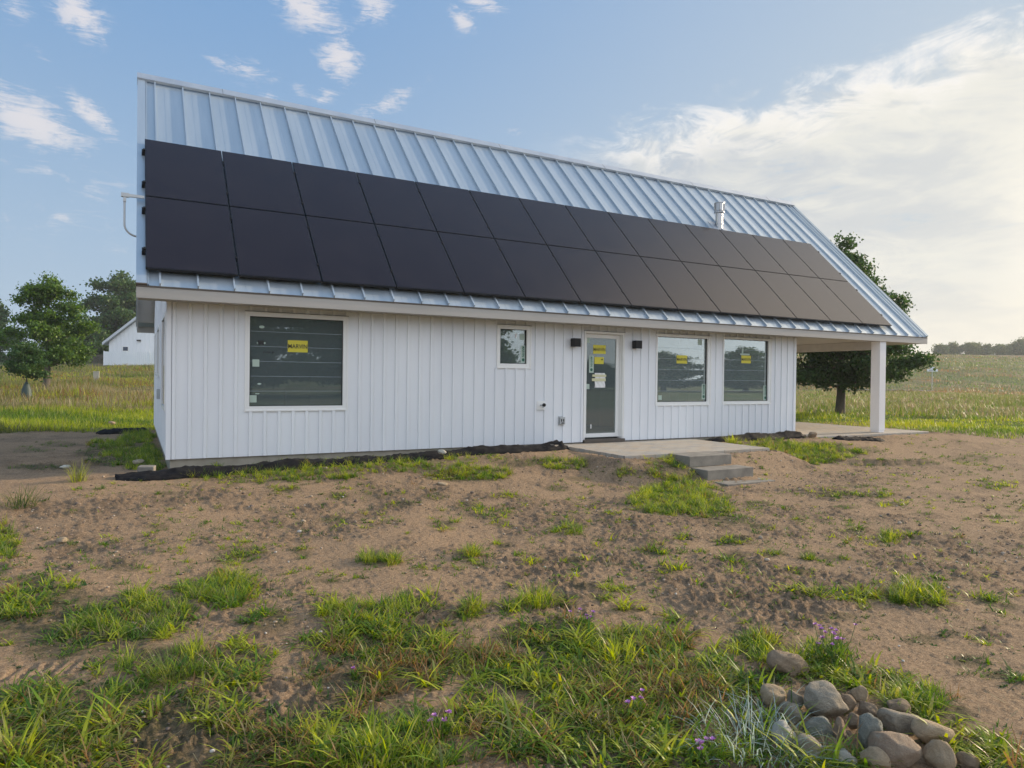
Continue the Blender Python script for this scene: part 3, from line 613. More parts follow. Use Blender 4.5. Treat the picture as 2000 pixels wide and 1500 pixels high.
# left end wall: windows and louvred vent
for (y0, y1, z0, z1) in ((.45, 1.7, .66, 2.1), (3.4, 4.6, 1.15, 2.1), (5.9, 6.7, 1.2, 2.1)):
    f = MB(); w_ = .06; f.box(-.035, y0, z0, -.001, y0+w_, z1); f.box(-.035, y1-w_, z0, -.001, y1, z1); f.box(-.035, y0+w_, z0, -.001, y1-w_, z0+w_); f.box(-.035, y0+w_, z1-w_, -.001, y1-w_, z1)
    wo_ = f.build('window', WHITEF, house); MB().box(-.006, y0+w_, z0+w_, -.0185+.02, y1-w_, z1-w_).box(-.02, y0+w_+.001, z0+w_+.001, -.018, y1-w_-.001, z1-w_-.001).build('pane', mat('side_glass', (.04, .05, .06), .05), wo_)
v = MB()
vy, vz = 2.6, 2.62
v.obox((-.02, vy-.11, vz+.1), (-.14, 0, -.06), (0, .22, 0), (.0, 0, -.03)); 
for k in range(4): v.obox((-.03, vy-.1, vz+.03-k*.05), (-.10-.01*k, 0, -.03), (0, .2, 0), (0, 0, -.014))
v.box(-.02, vy-.11, vz-.18, -.003, vy+.11, vz+.1); v.build('louvred_vent', mat('vent_plastic', (.78, .78, .77), .5), house)
MB().box(-.07, 3.0, .75, -.002, 3.14, .93).build('meter_box', GREYM, house, bevel=.005)

# ------------------------------------------------------------------ loose things near the house
def rock_mesh(name, sx, sy, sz, seed, sub=4, amp=.16, freq=1.1, mt=None, boxy=0.):
    bm = bmesh.new(); bmesh.ops.create_icosphere(bm, subdivisions=sub, radius=1)
    o = Vector((seed*7.3, seed*3.1, -seed*5.7)); rs = random.Random(seed)
    planes = [(Vector((rs.gauss(0, 1), rs.gauss(0, 1), rs.gauss(0, 1))).normalized(), rs.uniform(.62, .9)) for _ in range(11)]
    for v_ in bm.verts:
        d = v_.co.normalized(); r = 1.
        for (pn_, pd) in planes:
            c_ = d.dot(pn_)
            if c_ > .01: r = min(r, (pd/c_) if boxy else (pd/c_)*.92+.08*r if pd/c_ < r else r)
        r *= 1+amp*mnoise.noise(d*freq+o)+amp*.35*mnoise.noise(d*freq*3+o)+amp*.10*mnoise.noise(d*freq*9+o)
        v_.co = Vector((d.x*r*sx, d.y*r*sy, d.z*r*sz))
    me = bpy.data.meshes.new(name); bm.to_mesh(me); bm.free(); me.shade_smooth(); me.materials.append(mt); return me
def rock(name, label, u, v, wpx, hpx, kind, seed, cat='rock', group=None, lift=.0, rot=None, boxy=0., sub=4):
    """a stone whose middle stands on the line of sight (u, v), sized from its apparent width"""
    b = gpt(u, v+hpx*.36); D = (b-CAM).dot(FW); w_ = wpx/FPX*D*.53; h_ = hpx/FPX*D*.55; w_ *= .93; h_ *= .95
    me = rock_mesh(name, w_, w_*random.Random(seed).uniform(.7, .95), h_, seed, sub, mt=RK[kind], boxy=boxy)
    o = bpy.data.objects.new(name, me); C.objects.link(o); dirv = Vector((b.x-CX, b.y-CY, 0)).normalized()
    o.location = (b.x+dirv.x*w_*.45, b.y+dirv.y*w_*.45, float(H(b.x+dirv.x*w_*.45, b.y+dirv.y*w_*.45))+h_*.55+lift)
    o.rotation_euler = rot or (random.Random(seed).uniform(-.2, .2), random.Random(seed+1).uniform(-.2, .2), -YAW-.4+random.Random(seed+2).uniform(-.4, .4))
    tag(o, label, cat, group); return o
GP = 'rocks piled in the lower right corner'
for r_ in [
    ('flat-topped brown wedge stone lying alone above the rock pile', 1538, 1302, 88, 50, 'brown', 3, .0, (0, .32, -.2), 0),
    ('largest grey boulder with rounded top at the back of the pile', 1612, 1380, 98, 68, 'grey', 5, .02, None, 0),
    ('small upright grey brown stone left of the largest boulder', 1552, 1370, 32, 46, 'grey', 8, .0, None, 0),
    ('smooth blue grey stone under the largest boulder', 1598, 1424, 62, 46, 'blue', 9, .0, None, 0),
    ('narrow reddish stone standing between grey stones', 1640, 1428, 30, 54, 'pink', 12, .0, (0, .1, 0), 0),
    ('small brown stone wedged behind the blue grey upright stone', 1668, 1418, 32, 32, 'brown', 13, .02, None, 0),
    ('tall upright blue grey stone in the middle of the pile', 1697, 1436, 54, 78, 'blue', 15, .01, (.1, .0, .3), 0),
    ('long rough mottled boulder leaning at the right back of the pile', 1757, 1416, 92, 52, 'grey', 18, .0, (0, .25, -.3), 1),
    ('dark purplish brown stone behind the mottled boulder', 1754, 1384, 50, 40, 'brown', 21, .0, None, 0),
    ('small tan stone furthest back beside green weeds', 1678, 1358, 38, 34, 'tan', 23, .0, None, 0),
    ('big rounded tan rose boulder at the front of the pile', 1745, 1470, 94, 76, 'pink', 26, .0, None, 0),
    ('steep tan stone with ribbed face near the front right', 1833, 1478, 60, 72, 'tan', 29, .0, None, 0),
    ('broad sandy boulder behind the ribbed tan stone', 1822, 1446, 92, 52, 'tan', 31, .02, (0, .25, -.3), 0),
    ('pale tan stone cut by the bottom edge of the photo', 1708, 1489, 58, 46, 'tan', 34, .0, None, 0),
    ('low brown stone at the right end of the pile', 1892, 1492, 48, 34, 'brown', 37, .0, None, 0),
    ('tan grey stone half hidden by pale grass at the left of the pile', 1508, 1362, 52, 52, 'tan', 40, .0, None, 0),
    ('grey brown cobble left of the blue grey stones', 1546, 1396, 46, 44, 'grey', 43, .0, None, 0),
    ('pale dusty cobble behind the bluish grass blades', 1532, 1436, 54, 46, 'pale', 46, .0, None, 0),
    ('small whitish stone between the front tan boulders', 1648, 1484, 52, 34, 'pale', 49, .0, None, 0),
    ('flat grey stone showing through the grass in front of the pile', 1580, 1466, 62, 36, 'grey', 52, .0, None, 0),
    ('small brown stone in the gap below the dark purplish one', 1694, 1390, 44, 34, 'brown', 55, .0, None, 0),
    ('grey brown stone filling the gap right of the largest boulder', 1655, 1378, 34, 40, 'brown', 58, .0, None, 0),
]:
    rock('rock', r_[0], *r_[1:5], r_[5], r_[6], group=GP, lift=r_[7], rot=r_[8], boxy=r_[9])
rock('stone', 'small purple red stone alone on bare soil', 1361, 1229, 19, 22, 'pink', 61, 'stone')
rock('stone', 'flat pale stone on bare soil at the far left', 122, 1056, 34, 10, 'tan', 64, 'stone', sub=3)
rock('stone', 'pale stone resting on the black fabric below the wall', 863, 894, 18, 11, 'pale', 67, 'stone', lift=.09, sub=3)
rock('stone', 'tan stone in the dirt in front of the pale stone on the fabric', 863, 946, 22, 6, 'tan', 68, 'stone', sub=3)
rock('stone', 'crumpled whitish lump by the grass tuft left of the fabric', 128, 912, 22, 9, 'pale', 70, 'stone', sub=3)
rock('stone', 'small pale stone in the bottom centre grass', 996, 1478, 12, 14, 'tan', 72, 'stone', sub=3)
rock('stone', 'grey stone beside the concrete block at the left fabric end', 270, 911, 24, 9, 'grey', 74, 'stone', lift=.07, sub=3)
rock('stone', 'reddish stone on the black fabric behind the house corner', 218, 829, 16, 9, 'pink', 76, 'stone', lift=.04, sub=3)
rock('stone', 'brown stone on the torn fabric by the porch', 1586, 851, 20, 12, 'brown', 78, 'stone', lift=.03, sub=3)
rock('stone', 'grey stone at the patio end of the long fabric', 1058, 864, 20, 9, 'grey', 80, 'stone', lift=.06, sub=3)
rock('stone', 'pale stone at the patio edge beside the right fabric', 1332, 854, 14, 5, 'tan', 82, 'stone', sub=3)
rock('stone', 'tiny dark stone lying on the patio', 1180, 878, 7, 4, 'brown', 84, 'stone', lift=.06, sub=2)
rock('stone', 'dark lump against the wall just left of the door', 1133, 857, 12, 5, 'brown', 86, 'stone', lift=.05, sub=2)
for (u, v, lb, rz) in ((286, 920, 'grey concrete block holding down the left end of the fabric', -.2), (1084, 872, 'tan block holding down the patio end of the fabric', .3)):
    p = gpt(u, v+6); b = MB(); b.box(-.10, -.07, 0, .10, .09, .12 if u < 300 else .10); o = b.build('concrete_block', STEPM, bevel=.012); o.location = (p.x, p.y, p.z-.01); o.rotation_euler = (.05, .03, rz); tag(o, lb, 'block')
def fabric(label, pts, wid, hgt, seed, n=90):
    """crumpled black sheet laid along a line"""
    mb = MB(); P = [Vector((*p, 0)) for p in pts]; L = [0]
    for a, b in zip(P, P[1:]): L.append(L[-1]+(b-a).length)
    nw = 12; rows = []
    for i in range(n+1):
        s = L[-1]*i/n; k = max(j for j in range(len(P)-1) if L[j] <= s+1e-9); t = (s-L[k])/(L[k+1]-L[k]); c0 = P[k].lerp(P[k+1], t); dr_ = (P[k+1]-P[k]).normalized(); nr_ = Vector((-dr_.y, dr_.x, 0))
        e = min(1, i/6, (n-i)/6); ww = wid*(.55+.45*e)*(1+.3*mnoise.noise((s*1.1, seed, 0))); row = []
        for j in range(nw+1):
            a = (j/nw-.5); off = a*ww+.03*mnoise.noise((s*3, j*.4, seed)); q = c0+nr_*off
            prof = max(0, math.cos(a*math.pi))**.7
            h = hgt*prof*(.6+.7*mnoise.noise((s*1.3, seed*2, .5))+.25)*(.3+.7*e)+.045*abs(mnoise.noise((s*4, j*.9, seed+3)))+.022*mnoise.noise((s*14, j*1.9, seed+3))
            row.append((q.x, q.y, float(H(q.x, q.y))+max(h, 0)+.008-(.02 if j in (0, nw) else 0)))
        rows.append(row)
    for i in range(n):
        for j in range(nw): mb.quad(rows[i][j], rows[i+1][j], rows[i+1][j+1], rows[i][j+1])
    me = bpy.data.meshes.new('landscape_fabric'); bm = bmesh.new(); tmp = bpy.data.meshes.new('x'); tmp.from_pydata(mb.v, [], mb.f); bm.from_mesh(tmp); bmesh.ops.remove_doubles(bm, verts=bm.verts, dist=1e-4); bm.to_mesh(me); bm.free(); me.shade_smooth()
    o = link('landscape_fabric', me, None, [FABRIC]); sm = o.modifiers.new('s', 'SOLIDIFY'); sm.thickness = .004; tag(o, label, 'fabric', 'black fabric strips along the house'); return o
fabric('long crumpled black fabric strip along the wall left of the patio', [(-.62, -.62), (1.5, -.52), (4, -.42), (6.6, -.30)], .50, .095, 3, 150)
fabric('short black fabric strip between patio and porch', [(9.85, -.42), (11.3, -.40), (12.7, -.42)], .45, .11, 11, 70)
fabric('torn scrap of black fabric on the ground in front of the porch', [(12.95, -1.02), (13.6, -1.12), (14.3, -1.25)], .25, .07, 17, 50)
fabric('black fabric bundle at the rear left corner of the house', [(-1.15, 7.2), (-.5, 7.35), (-.08, 7.4)], .5, .09, 23, 40)

# ------------------------------------------------------------------ grass
def blade_arrays(P, azm, elv, L, W, bend, col, tipcol=None):
    """curved tapering blades; P (n,3) roots, azimuth, elevation, length, width, droop, colour (n,3)"""
    n = len(P); up = np.array([0, 0, 1.]); hd = np.stack([np.cos(azm), np.sin(azm), np.zeros(n)], 1); sd_ = np.stack([-np.sin(azm), np.cos(azm), np.zeros(n)], 1)
    pts = []; cur = P.copy(); e = elv.copy(); prof = [1., .95, .62, 0.]; V = []
    for k in range(4):
        if k < 3:
            V += [cur-sd_*(W*prof[k]/2)[:, None], cur+sd_*(W*prof[k]/2)[:, None]]
            step = (hd*np.cos(e)[:, None]+up*np.sin(e)[:, None])*(L/3)[:, None]; cur = cur+step; e = e-bend
        else: V.append(cur)
    V = np.stack(V, 1).reshape(-1, 3)            # 7 verts per blade
    base = np.arange(n)[:, None]*7
    q1 = base+np.array([0, 1, 3, 2]); q2 = base+np.array([2, 3, 5, 4]); t1 = base+np.array([4, 5, 6])
    tc_ = col*1.0 if tipcol is None else tipcol
    w_ = np.array([0, 0, .25, .25, .6, .6, 1.])[None, :, None]; cc_ = (col[:, None, :]*(1-w_)+tc_[:, None, :]*w_).reshape(-1, 3)
    return V, q1, q2, t1, cc_
def mesh_from(name, V, quads_, tris, cols, mt, parent=None):
    me = bpy.data.meshes.new(name); me.vertices.add(len(V)); me.vertices.foreach_set('co', V.astype(np.float32).ravel())
    lq, lt = quads_.reshape(-1), tris.reshape(-1); loops = np.concatenate([lq, lt]).astype(np.int32)
    me.loops.add(len(loops)); me.loops.foreach_set('vertex_index', loops)
    ls = np.concatenate([np.arange(0, len(lq), 4), len(lq)+np.arange(0, len(lt), 3)]).astype(np.int32)
    me.polygons.add(len(ls)); me.polygons.foreach_set('loop_start', ls); me.update(calc_edges=True)
    ca = me.color_attributes.new('tint', 'FLOAT_COLOR', 'POINT'); ca.data.foreach_set('color', np.concatenate([np.clip(cols, 0, 1), np.ones((len(cols), 1))], 1).astype(np.float32).ravel())
    me.materials.append(mt); o = bpy.data.objects.new(name, me); C.objects.link(o)
    if parent: o.parent = parent
    return o
class Grass:
    def __init__(s): s.a = []
    def add(s, *args, **kw): s.a.append(blade_arrays(*args, **kw))
    def build(s, name, mt=GRASSM, parent=None):
        Vs, Q, Tn, Cc, off = [], [], [], [], 0
        for V, q1, q2, t1, cc_ in s.a:
            Vs.append(V); Q += [q1+off, q2+off]; Tn.append(t1+off); Cc.append(cc_); off += len(V)
        return mesh_from(name, np.concatenate(Vs), np.concatenate(Q), np.concatenate(Tn), np.concatenate(Cc), mt, parent)
PALS = {'lime': ((.22, .30, .025), (.38, .42, .05)), 'green': ((.050, .12, .018), (.15, .25, .028)), 'dark': ((.026, .070, .016), (.07, .13, .035)), 'olive': ((.10, .13, .035), (.21, .21, .07)),
        'straw': ((.26, .22, .12), (.36, .32, .19)), 'rust': ((.19, .12, .05), (.30, .19, .08)), 'blue': ((.24, .32, .29), (.42, .50, .48)), 'pinkish': ((.19, .145, .10), (.25, .20, .13))}
def pal(name, n):
    a, b = map(np.array, PALS[name]); t = rng.random((n, 1)); return (a*(1-t)+b*t)*(.8+.4*rng.random((n, 1)))
def tufts(g, centers, kind, scale=1.):
    """centers (m,3); every tuft a rosette of blades"""
    m_ = len(centers)
    if m_ == 0: return
    spec = {'crab': (17, .100, .0100, (12, 62), .42, 'lime', 'green'), 'fine': (34, .11, .0035, (35, 85), .28, 'green', 'lime'), 'weed': (16, .045, .014, (5, 60), .3, 'dark', 'green'), 'short': (12, .065, .006, (15, 75), .38, 'green', 'dark'),
            'dry': (14, .10, .004, (15, 70), .3, 'straw', 'rust'), 'rust': (16, .11, .006, (25, 75), .35, 'rust', 'olive'), 'blue': (14, .20, .010, (25, 80), .35, 'blue', 'blue')}[kind]
    nb, L, W, er, bend, p1, p2 = spec; n = m_*nb; ci = np.repeat(np.arange(m_), nb); szs = (.65+.7*rng.random(m_))*scale
    a = rng.random(n)*2*np.pi; jit = rng.normal(0, 1, (n, 2))*(.018*szs[ci])[:, None]
    P = centers[ci].copy(); P[:, 0] += jit[:, 0]; P[:, 1] += jit[:, 1]; P[:, 2] -= .008
    L_ = L*szs[ci]*(.45+.85*rng.random(n)); W_ = W*(.6+.7*rng.random(n))*np.sqrt(szs[ci])
    e = np.radians(er[0]+(er[1]-er[0])*rng.random(n)); pick = rng.random(m_)[ci][:, None] < .6
    col = np.where(pick, pal(p1, n), pal(p2, n)); tip = np.where(rng.random((n, 1)) < .12, pal('straw', n), col*1.12)
    g.add(P, a, e, L_, W_, bend*(.4+1.0*rng.random(n)), col, tip)
def drop(xy): return np.stack([xy[:, 0], xy[:, 1], H(xy[:, 0], xy[:, 1])], 1)
def patch(u, v, ru, rv, per_m2, rot=0.):
    """roots scattered on the ground inside the patch seen round (u, v)"""
    c0, l, r, t, b = gpt(u, v), gpt(u-ru, v), gpt(u+ru, v), gpt(u, v-rv), gpt(u, v+rv)
    ax = Vector((r.x-l.x, r.y-l.y))/2; ay = Vector((t.x-b.x, t.y-b.y))/2; area = math.pi*abs(ax.x*ay.y-ax.y*ay.x); n = max(3, int(area*per_m2))
    TH.append((c0.x, c0.y, ax, ay, per_m2)); rad = np.sqrt(rng.random(n))*(.8+.35*rng.random(n)); an = rng.random(n)*2*np.pi
    p = np.stack([c0.x+ax.x*rad*np.cos(an)+ay.x*rad*np.sin(an), c0.y+ax.y*rad*np.cos(an)+ay.y*rad*np.sin(an)], 1)
    mid_ = fbm(p[:, 0]*3, p[:, 1]*3, 3, 61); p = p[mid_ > (.41 if v > 1180 else .36)]
    p = p[~((rdist(p[:, 0], p[:, 1], PAT) < .04) | (rdist(p[:, 0], p[:, 1], (0, 0, WL, 8)) < .02) | (rdist(p[:, 0], p[:, 1], (7.25, -3.3, 8.42, -2)) < .02) | (rdist(p[:, 0], p[:, 1], POR) < .03))]
    return drop(p)
yard = Grass()
# dense foreground sward; (u, v, ru, rv, tufts per m2, kinds)
D_ = [(90, 1180, 130, 45, 85, 'crab short'), (60, 1225, 110, 40, 90, 'crab fine'), (260, 1210, 130, 50, 100, 'crab fine weed'), (200, 1255, 120, 30, 80, 'short weed'), (330, 1290, 110, 35, 120, 'fine short'), (110, 1270, 90, 20, 60, 'short'),
      (230, 1400, 300, 75, 150, 'crab short weed'), (60, 1390, 120, 50, 150, 'short weed crab'), (300, 1460, 380, 70, 190, 'crab short rust weed'), (100, 1480, 200, 60, 190, 'crab weed'), (480, 1290, 60, 40, 40, 'crab'), (520, 1210, 60, 30, 35, 'crab'), (450, 1330, 60, 30, 90, 'crab'),
      (700, 1200, 90, 30, 90, 'crab fine'), (810, 1185, 60, 22, 80, 'fine short'), (640, 1250, 55, 30, 50, 'crab'), (780, 1250, 150, 45, 150, 'short weed crab'), (740, 1310, 150, 50, 140, 'short weed rust'), (900, 1290, 80, 40, 140, 'rust crab short'),
      (700, 1400, 140, 60, 170, 'crab short weed'), (760, 1470, 180, 55, 190, 'crab weed fine'), (1000, 1250, 60, 22, 60, 'short crab'), (1090, 1240, 110, 38, 160, 'short weed'), (1220, 1265, 120, 55, 170, 'crab short'), (1300, 1280, 70, 45, 130, 'crab rust'), (1060, 1330, 170, 65, 160, 'short weed crab'),
      (1050, 1420, 190, 60, 170, 'short weed crab'), (980, 1400, 120, 50, 120, 'short dry'), (1200, 1370, 170, 60, 170, 'short crab rust'), (1330, 1370, 90, 60, 150, 'crab rust dry'), (1200, 1460, 200, 55, 160, 'crab short weed'), (1380, 1470, 150, 50, 170, 'weed short crab'),
      (1390, 1310, 50, 45, 120, 'crab short'), (1500, 1270, 65, 28, 150, 'crab fine'), (1600, 1290, 60, 30, 120, 'weed fine'), (1640, 1320, 100, 26, 150, 'weed crab'), (1720, 1335, 90, 25, 130, 'crab short'), (1790, 1375, 80, 28, 130, 'crab fine'), (1850, 1400, 60, 26, 110, 'crab short'),
      (1900, 1450, 60, 30, 120, 'crab'), (1960, 1490, 60, 30, 140, 'crab'), (1450, 1440, 60, 60, 90, 'crab short'), (1490, 1330, 40, 30, 80, 'crab short'), (1600, 1495, 120, 20, 120, 'crab'), (1440, 1350, 50, 40, 90, 'short crab'),
      # band in front of the fabric, beside the wall
      (460, 928, 120, 13, 65, 'crab fine'), (600, 922, 130, 14, 80, 'crab fine'), (740, 910, 110, 12, 70, 'crab fine'), (850, 903, 90, 10, 60, 'crab fine'), (960, 893, 60, 6, 40, 'short crab'), (930, 925, 70, 16, 110, 'crab fine'), (890, 930, 60, 12, 90, 'crab'), (1010, 905, 50, 8, 50, 'short'),
      (1100, 905, 55, 12, 90, 'crab fine'), (1060, 900, 40, 8, 60, 'short'), (1240, 922, 55, 9, 90, 'crab fine'), (1310, 912, 50, 22, 100, 'fine crab'), (1355, 918, 25, 14, 90, 'crab'), (1330, 950, 70, 16, 110, 'crab fine'), (1310, 975, 85, 30, 140, 'crab fine'), (1380, 985, 50, 25, 130, 'crab fine'), (1420, 1015, 50, 14, 70, 'short'), (1490, 1028, 35, 6, 60, 'short'),
      (1480, 985, 30, 8, 60, 'short'), (1560, 880, 90, 14, 130, 'crab fine'), (1620, 892, 80, 12, 130, 'crab fine'), (1690, 905, 40, 7, 60, 'short crab'), (1500, 870, 60, 8, 90, 'crab fine'), (1600, 872, 70, 7, 60, 'crab'), (1680, 880, 50, 6, 40, 'short'), (1730, 905, 50, 8, 30, 'short'), (1810, 905, 40, 8, 40, 'short'), (1940, 945, 45, 12, 60, 'short crab'), (1900, 895, 60, 8, 30, 'short'),
      (262, 880, 58, 20, 200, 'fine dark'), (288, 905, 42, 14, 170, 'fine dark'), (215, 902, 52, 9, 80, 'short'), (80, 915, 70, 6, 60, 'short'), (205, 868, 40, 8, 90, 'fine'), (180, 885, 40, 8, 60, 'short'), (120, 868, 50, 6, 30, 'short'), (60, 880, 50, 6, 25, 'short'), (268, 852, 36, 9, 150, 'fine'),
      # loose patches on the bare soil
      (950, 1005, 55, 12, 50, 'crab short'), (915, 990, 30, 10, 40, 'crab'), (980, 1022, 22, 7, 60, 'crab'), (865, 1025, 30, 8, 50, 'crab'), (650, 1016, 35, 6, 50, 'short'), (725, 965, 40, 9, 40, 'short crab'), (660, 968, 25, 9, 50, 'crab'), (560, 955, 25, 7, 60, 'crab'), (590, 1080, 22, 12, 50, 'crab'), (790, 985, 30, 8, 40, 'short'), (850, 970, 30, 8, 40, 'short'), (990, 968, 30, 7, 50, 'crab'), (1090, 955, 30, 6, 50, 'short'), (1130, 935, 30, 6, 40, 'short'),
      (460, 1090, 60, 18, 45, 'crab short'), (430, 1150, 70, 35, 110, 'crab fine'), (380, 1160, 40, 14, 80, 'crab'), (490, 1080, 40, 15, 50, 'crab'), (260, 1130, 50, 20, 35, 'crab short'), (240, 1105, 40, 14, 30, 'short'), (160, 1070, 40, 9, 25, 'fine'), (310, 1030, 30, 7, 40, 'short'), (150, 998, 30, 6, 20, 'short'), (330, 963, 40, 4, 40, 'short'), (60, 1135, 50, 14, 60, 'short'), (10, 1060, 22, 40, 160, 'crab fine'),
      (910, 1080, 30, 10, 100, 'fine'), (940, 1098, 25, 6, 60, 'crab'), (985, 1065, 20, 7, 50, 'crab'), (1110, 1030, 35, 14, 90, 'crab fine'), (1120, 1095, 30, 10, 90, 'crab fine'), (1190, 1005, 28, 8, 40, 'crab'), (1275, 1078, 35, 8, 90, 'crab'), (1305, 1112, 30, 12, 110, 'crab fine'), (1150, 1145, 40, 9, 60, 'crab'), (1200, 1150, 50, 8, 60, 'crab'), (1170, 1165, 30, 8, 60, 'crab'), (1230, 1190, 25, 7, 80, 'crab'),
      (950, 1108, 20, 5, 40, 'short'), (1040, 1100, 22, 5, 40, 'crab'), (1340, 1050, 22, 8, 50, 'crab'), (1435, 1055, 40, 12, 60, 'crab'), (1430, 1090, 30, 14, 110, 'crab'), (1450, 1100, 40, 8, 60, 'short'), (1505, 1083, 28, 8, 110, 'crab'), (1578, 1085, 18, 10, 180, 'crab fine'), (1670, 1038, 25, 6, 100, 'crab'), (1737, 1052, 20, 10, 180, 'crab fine'), (1785, 1043, 18, 6, 100, 'crab'), (1630, 1090, 35, 6, 70, 'short'),
      (1560, 1117, 40, 6, 50, 'crab'), (1600, 1160, 60, 9, 90, 'weed crab'), (1680, 1165, 40, 16, 80, 'crab'), (1560, 1155, 25, 7, 80, 'weed'), (1780, 1160, 60, 26, 110, 'crab fine'), (1830, 1180, 30, 12, 90, 'fine dark'), (1925, 1172, 30, 10, 70, 'crab'), (1970, 1185, 25, 8, 60, 'crab'), (1640, 1205, 40, 8, 70, 'crab'), (1865, 1130, 70, 7, 30, 'crab'), (1850, 1240, 20, 8, 50, 'weed'), (1320, 1215, 18, 8, 100, 'crab'), (1350, 1240, 15, 8, 80, 'weed'),
      (1640, 965, 60, 8, 60, 'crab'), (1700, 968, 50, 6, 70, 'crab'), (1735, 985, 40, 5, 60, 'crab'), (1650, 990, 30, 5, 60, 'short'), (1680, 950, 40, 4, 40, 'short'), (1800, 1005, 30, 4, 40, 'short'), (1950, 1010, 50, 4, 40, 'short'), (1765, 1160, 25, 20, 120, 'fine'), (1955, 1320, 40, 10, 50, 'weed'), (1890, 1290, 40, 14, 40, 'weed'), (1800, 1250, 40, 12, 40, 'weed'), (1990, 1330, 25, 10, 60, 'crab'),
      (740, 1090, 42, 16, 190, 'fine'), (645, 1135, 30, 7, 90, 'fine'), (920, 1195, 30, 14, 150, 'fine'), (990, 1190, 22, 10, 110, 'crab'), (1110, 1180, 20, 12, 60, 'crab')]
for (u, v, ru, rv, dn, kinds) in D_:
    ks = kinds.replace('dark', 'short').split()
    for kk in ks: q_ = patch(u, v, ru, rv, dn/len(ks)*(1.25 if v < 1150 else 2.9)); tufts(yard, q_, kk, .98 if v > 1180 else 1.)
    if dn > 70: tufts(yard, q_[::11], 'crab', 1.7 if v > 1180 else 1.4); tufts(yard, q_[3::4], 'weed', 1.2); tufts(yard, q_[5::9], 'dry', 1.2); tufts(yard, q_[7::13], 'rust', 1.2)
# litter under the sward, darkened to deepen the gaps between blades
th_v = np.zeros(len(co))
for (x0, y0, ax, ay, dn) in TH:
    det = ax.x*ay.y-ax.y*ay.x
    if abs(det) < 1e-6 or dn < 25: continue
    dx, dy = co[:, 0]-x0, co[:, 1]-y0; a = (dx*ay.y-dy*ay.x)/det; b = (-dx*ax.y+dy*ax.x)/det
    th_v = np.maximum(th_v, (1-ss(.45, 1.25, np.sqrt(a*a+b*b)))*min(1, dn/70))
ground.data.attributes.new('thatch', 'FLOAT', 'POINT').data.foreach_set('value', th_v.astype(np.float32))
# thin scatter everywhere on the bare soil
n = 16000; a_ = np.radians(-10+84*rng.random(n)); r_ = 2.6+17*rng.random(n)**.8; p = np.stack([CX+r_*np.sin(a_), CY+r_*np.cos(a_)], 1)
p = p[(p[:, 1] < -.4) & (rdist(p[:, 0], p[:, 1], PAT) > .1) & (fbm(p[:, 0]*1.5, p[:, 1]*1.5, 3, 99)+.35*fbm(p[:, 0]*6, p[:, 1]*6, 2, 98) > .69)]; tufts(yard, drop(p[:len(p)//2]), 'weed', .6); tufts(yard, drop(p[len(p)//2:]), 'short', .75); tufts(yard, drop(p[::6]), 'crab', .7)
n = 5200; a_ = np.radians(-10+84*rng.random(n)); r_ = 3.2+13*rng.random(n); p = np.stack([CX+r_*np.sin(a_), CY+r_*np.cos(a_)], 1)
p = p[(p[:, 1] < -.9) & (rdist(p[:, 0], p[:, 1], PAT) > .3) & (fbm(p[:, 0]*.8, p[:, 1]*.8, 2, 70)*.5+fbm(p[:, 0]*3.4, p[:, 1]*3.4, 3, 71)*.5 > .575)]
k3 = len(p)//3; tufts(yard, drop(p[:k3]), 'short', .9); tufts(yard, drop(p[k3:2*k3]), 'crab', .8); tufts(yard, drop(p[2*k3:]), 'weed', 1.); tufts(yard, drop(p[::5]), 'dry', .8)
# blades standing right against the wall
p = np.stack([np.concatenate([.6+5.6*rng.random(46), 10+2.8*rng.random(24)]), -.05-.12*rng.random(70)], 1); tufts(yard, drop(p), 'short', 1.5); p = drop(p[:20]); tufts(yard, p, 'crab', 1.2)
tag(yard.build('yard_grass'), 'patchy crabgrass and weeds growing over the bare front yard', 'grass', kind='stuff')
# single tufts one can point at
GT = 'grass tufts standing alone'
def lone(label, u, v, n, L, W, er, p1, p2, spread=.05, bend=.3):
    b = gpt(u, v); g = Grass(); a = rng.random(n)*2*np.pi; rad = spread*np.sqrt(rng.random(n)); aa = rng.random(n)*2*np.pi
    P = np.stack([rad*np.cos(aa), rad*np.sin(aa), np.full(n, -.01)], 1); out = np.where(rng.random(n) < .6, aa, a)
    col = np.where(rng.random((n, 1)) < .55, pal(p1, n), pal(p2, n))
    g.add(P, out, np.radians(er[0]+(er[1]-er[0])*rng.random(n)), L*(.5+.6*rng.random(n)), W*(.6+.6*rng.random(n)), bend*(.3+rng.random(n)), col, np.where(rng.random((n, 1)) < .15, pal('straw', n), col*1.1))
    o = g.build('grass_tuft'); o.location = b; tag(o, label, 'grass tuft', GT)
lone('dense bright green grass tuft in the middle of the bare soil', 1050, 1178, 420, .17, .004, (35, 85), 'green', 'lime', .13)
lone('dark thin bladed grass tuft left of the middle of the yard', 762, 1098, 170, .16, .0035, (15, 80), 'dark', 'green', .08)
lone('tall light green tuft beside the whitish lump near the left corner', 152, 940, 90, .32, .006, (55, 88), 'lime', 'olive', .10)
lone('wispy dark tuft at the far left edge of the bare soil', 40, 988, 130, .33, .006, (20, 80), 'dark', 'olive', .16)
lone('yellow green tuft growing at the right edge of the patio', 1428, 866, 80, .26, .012, (45, 88), 'lime', 'lime', .10)
lone('small thin tuft just above the foreground grass', 912, 1208, 110, .13, .004, (25, 80), 'green', 'dark', .07)
lone('small round green tuft right of the steps on bare soil', 1578, 1092, 90, .10, .006, (20, 80), 'green', 'lime', .05)
lone('lime coloured tuft on the right half of the bare soil', 1737, 1060, 90, .13, .007, (30, 80), 'lime', 'green', .07)
lone('broad leaning tuft of fine grass in the left foreground', 335, 1320, 300, .18, .0035, (25, 65), 'green', 'olive', .11, .2)
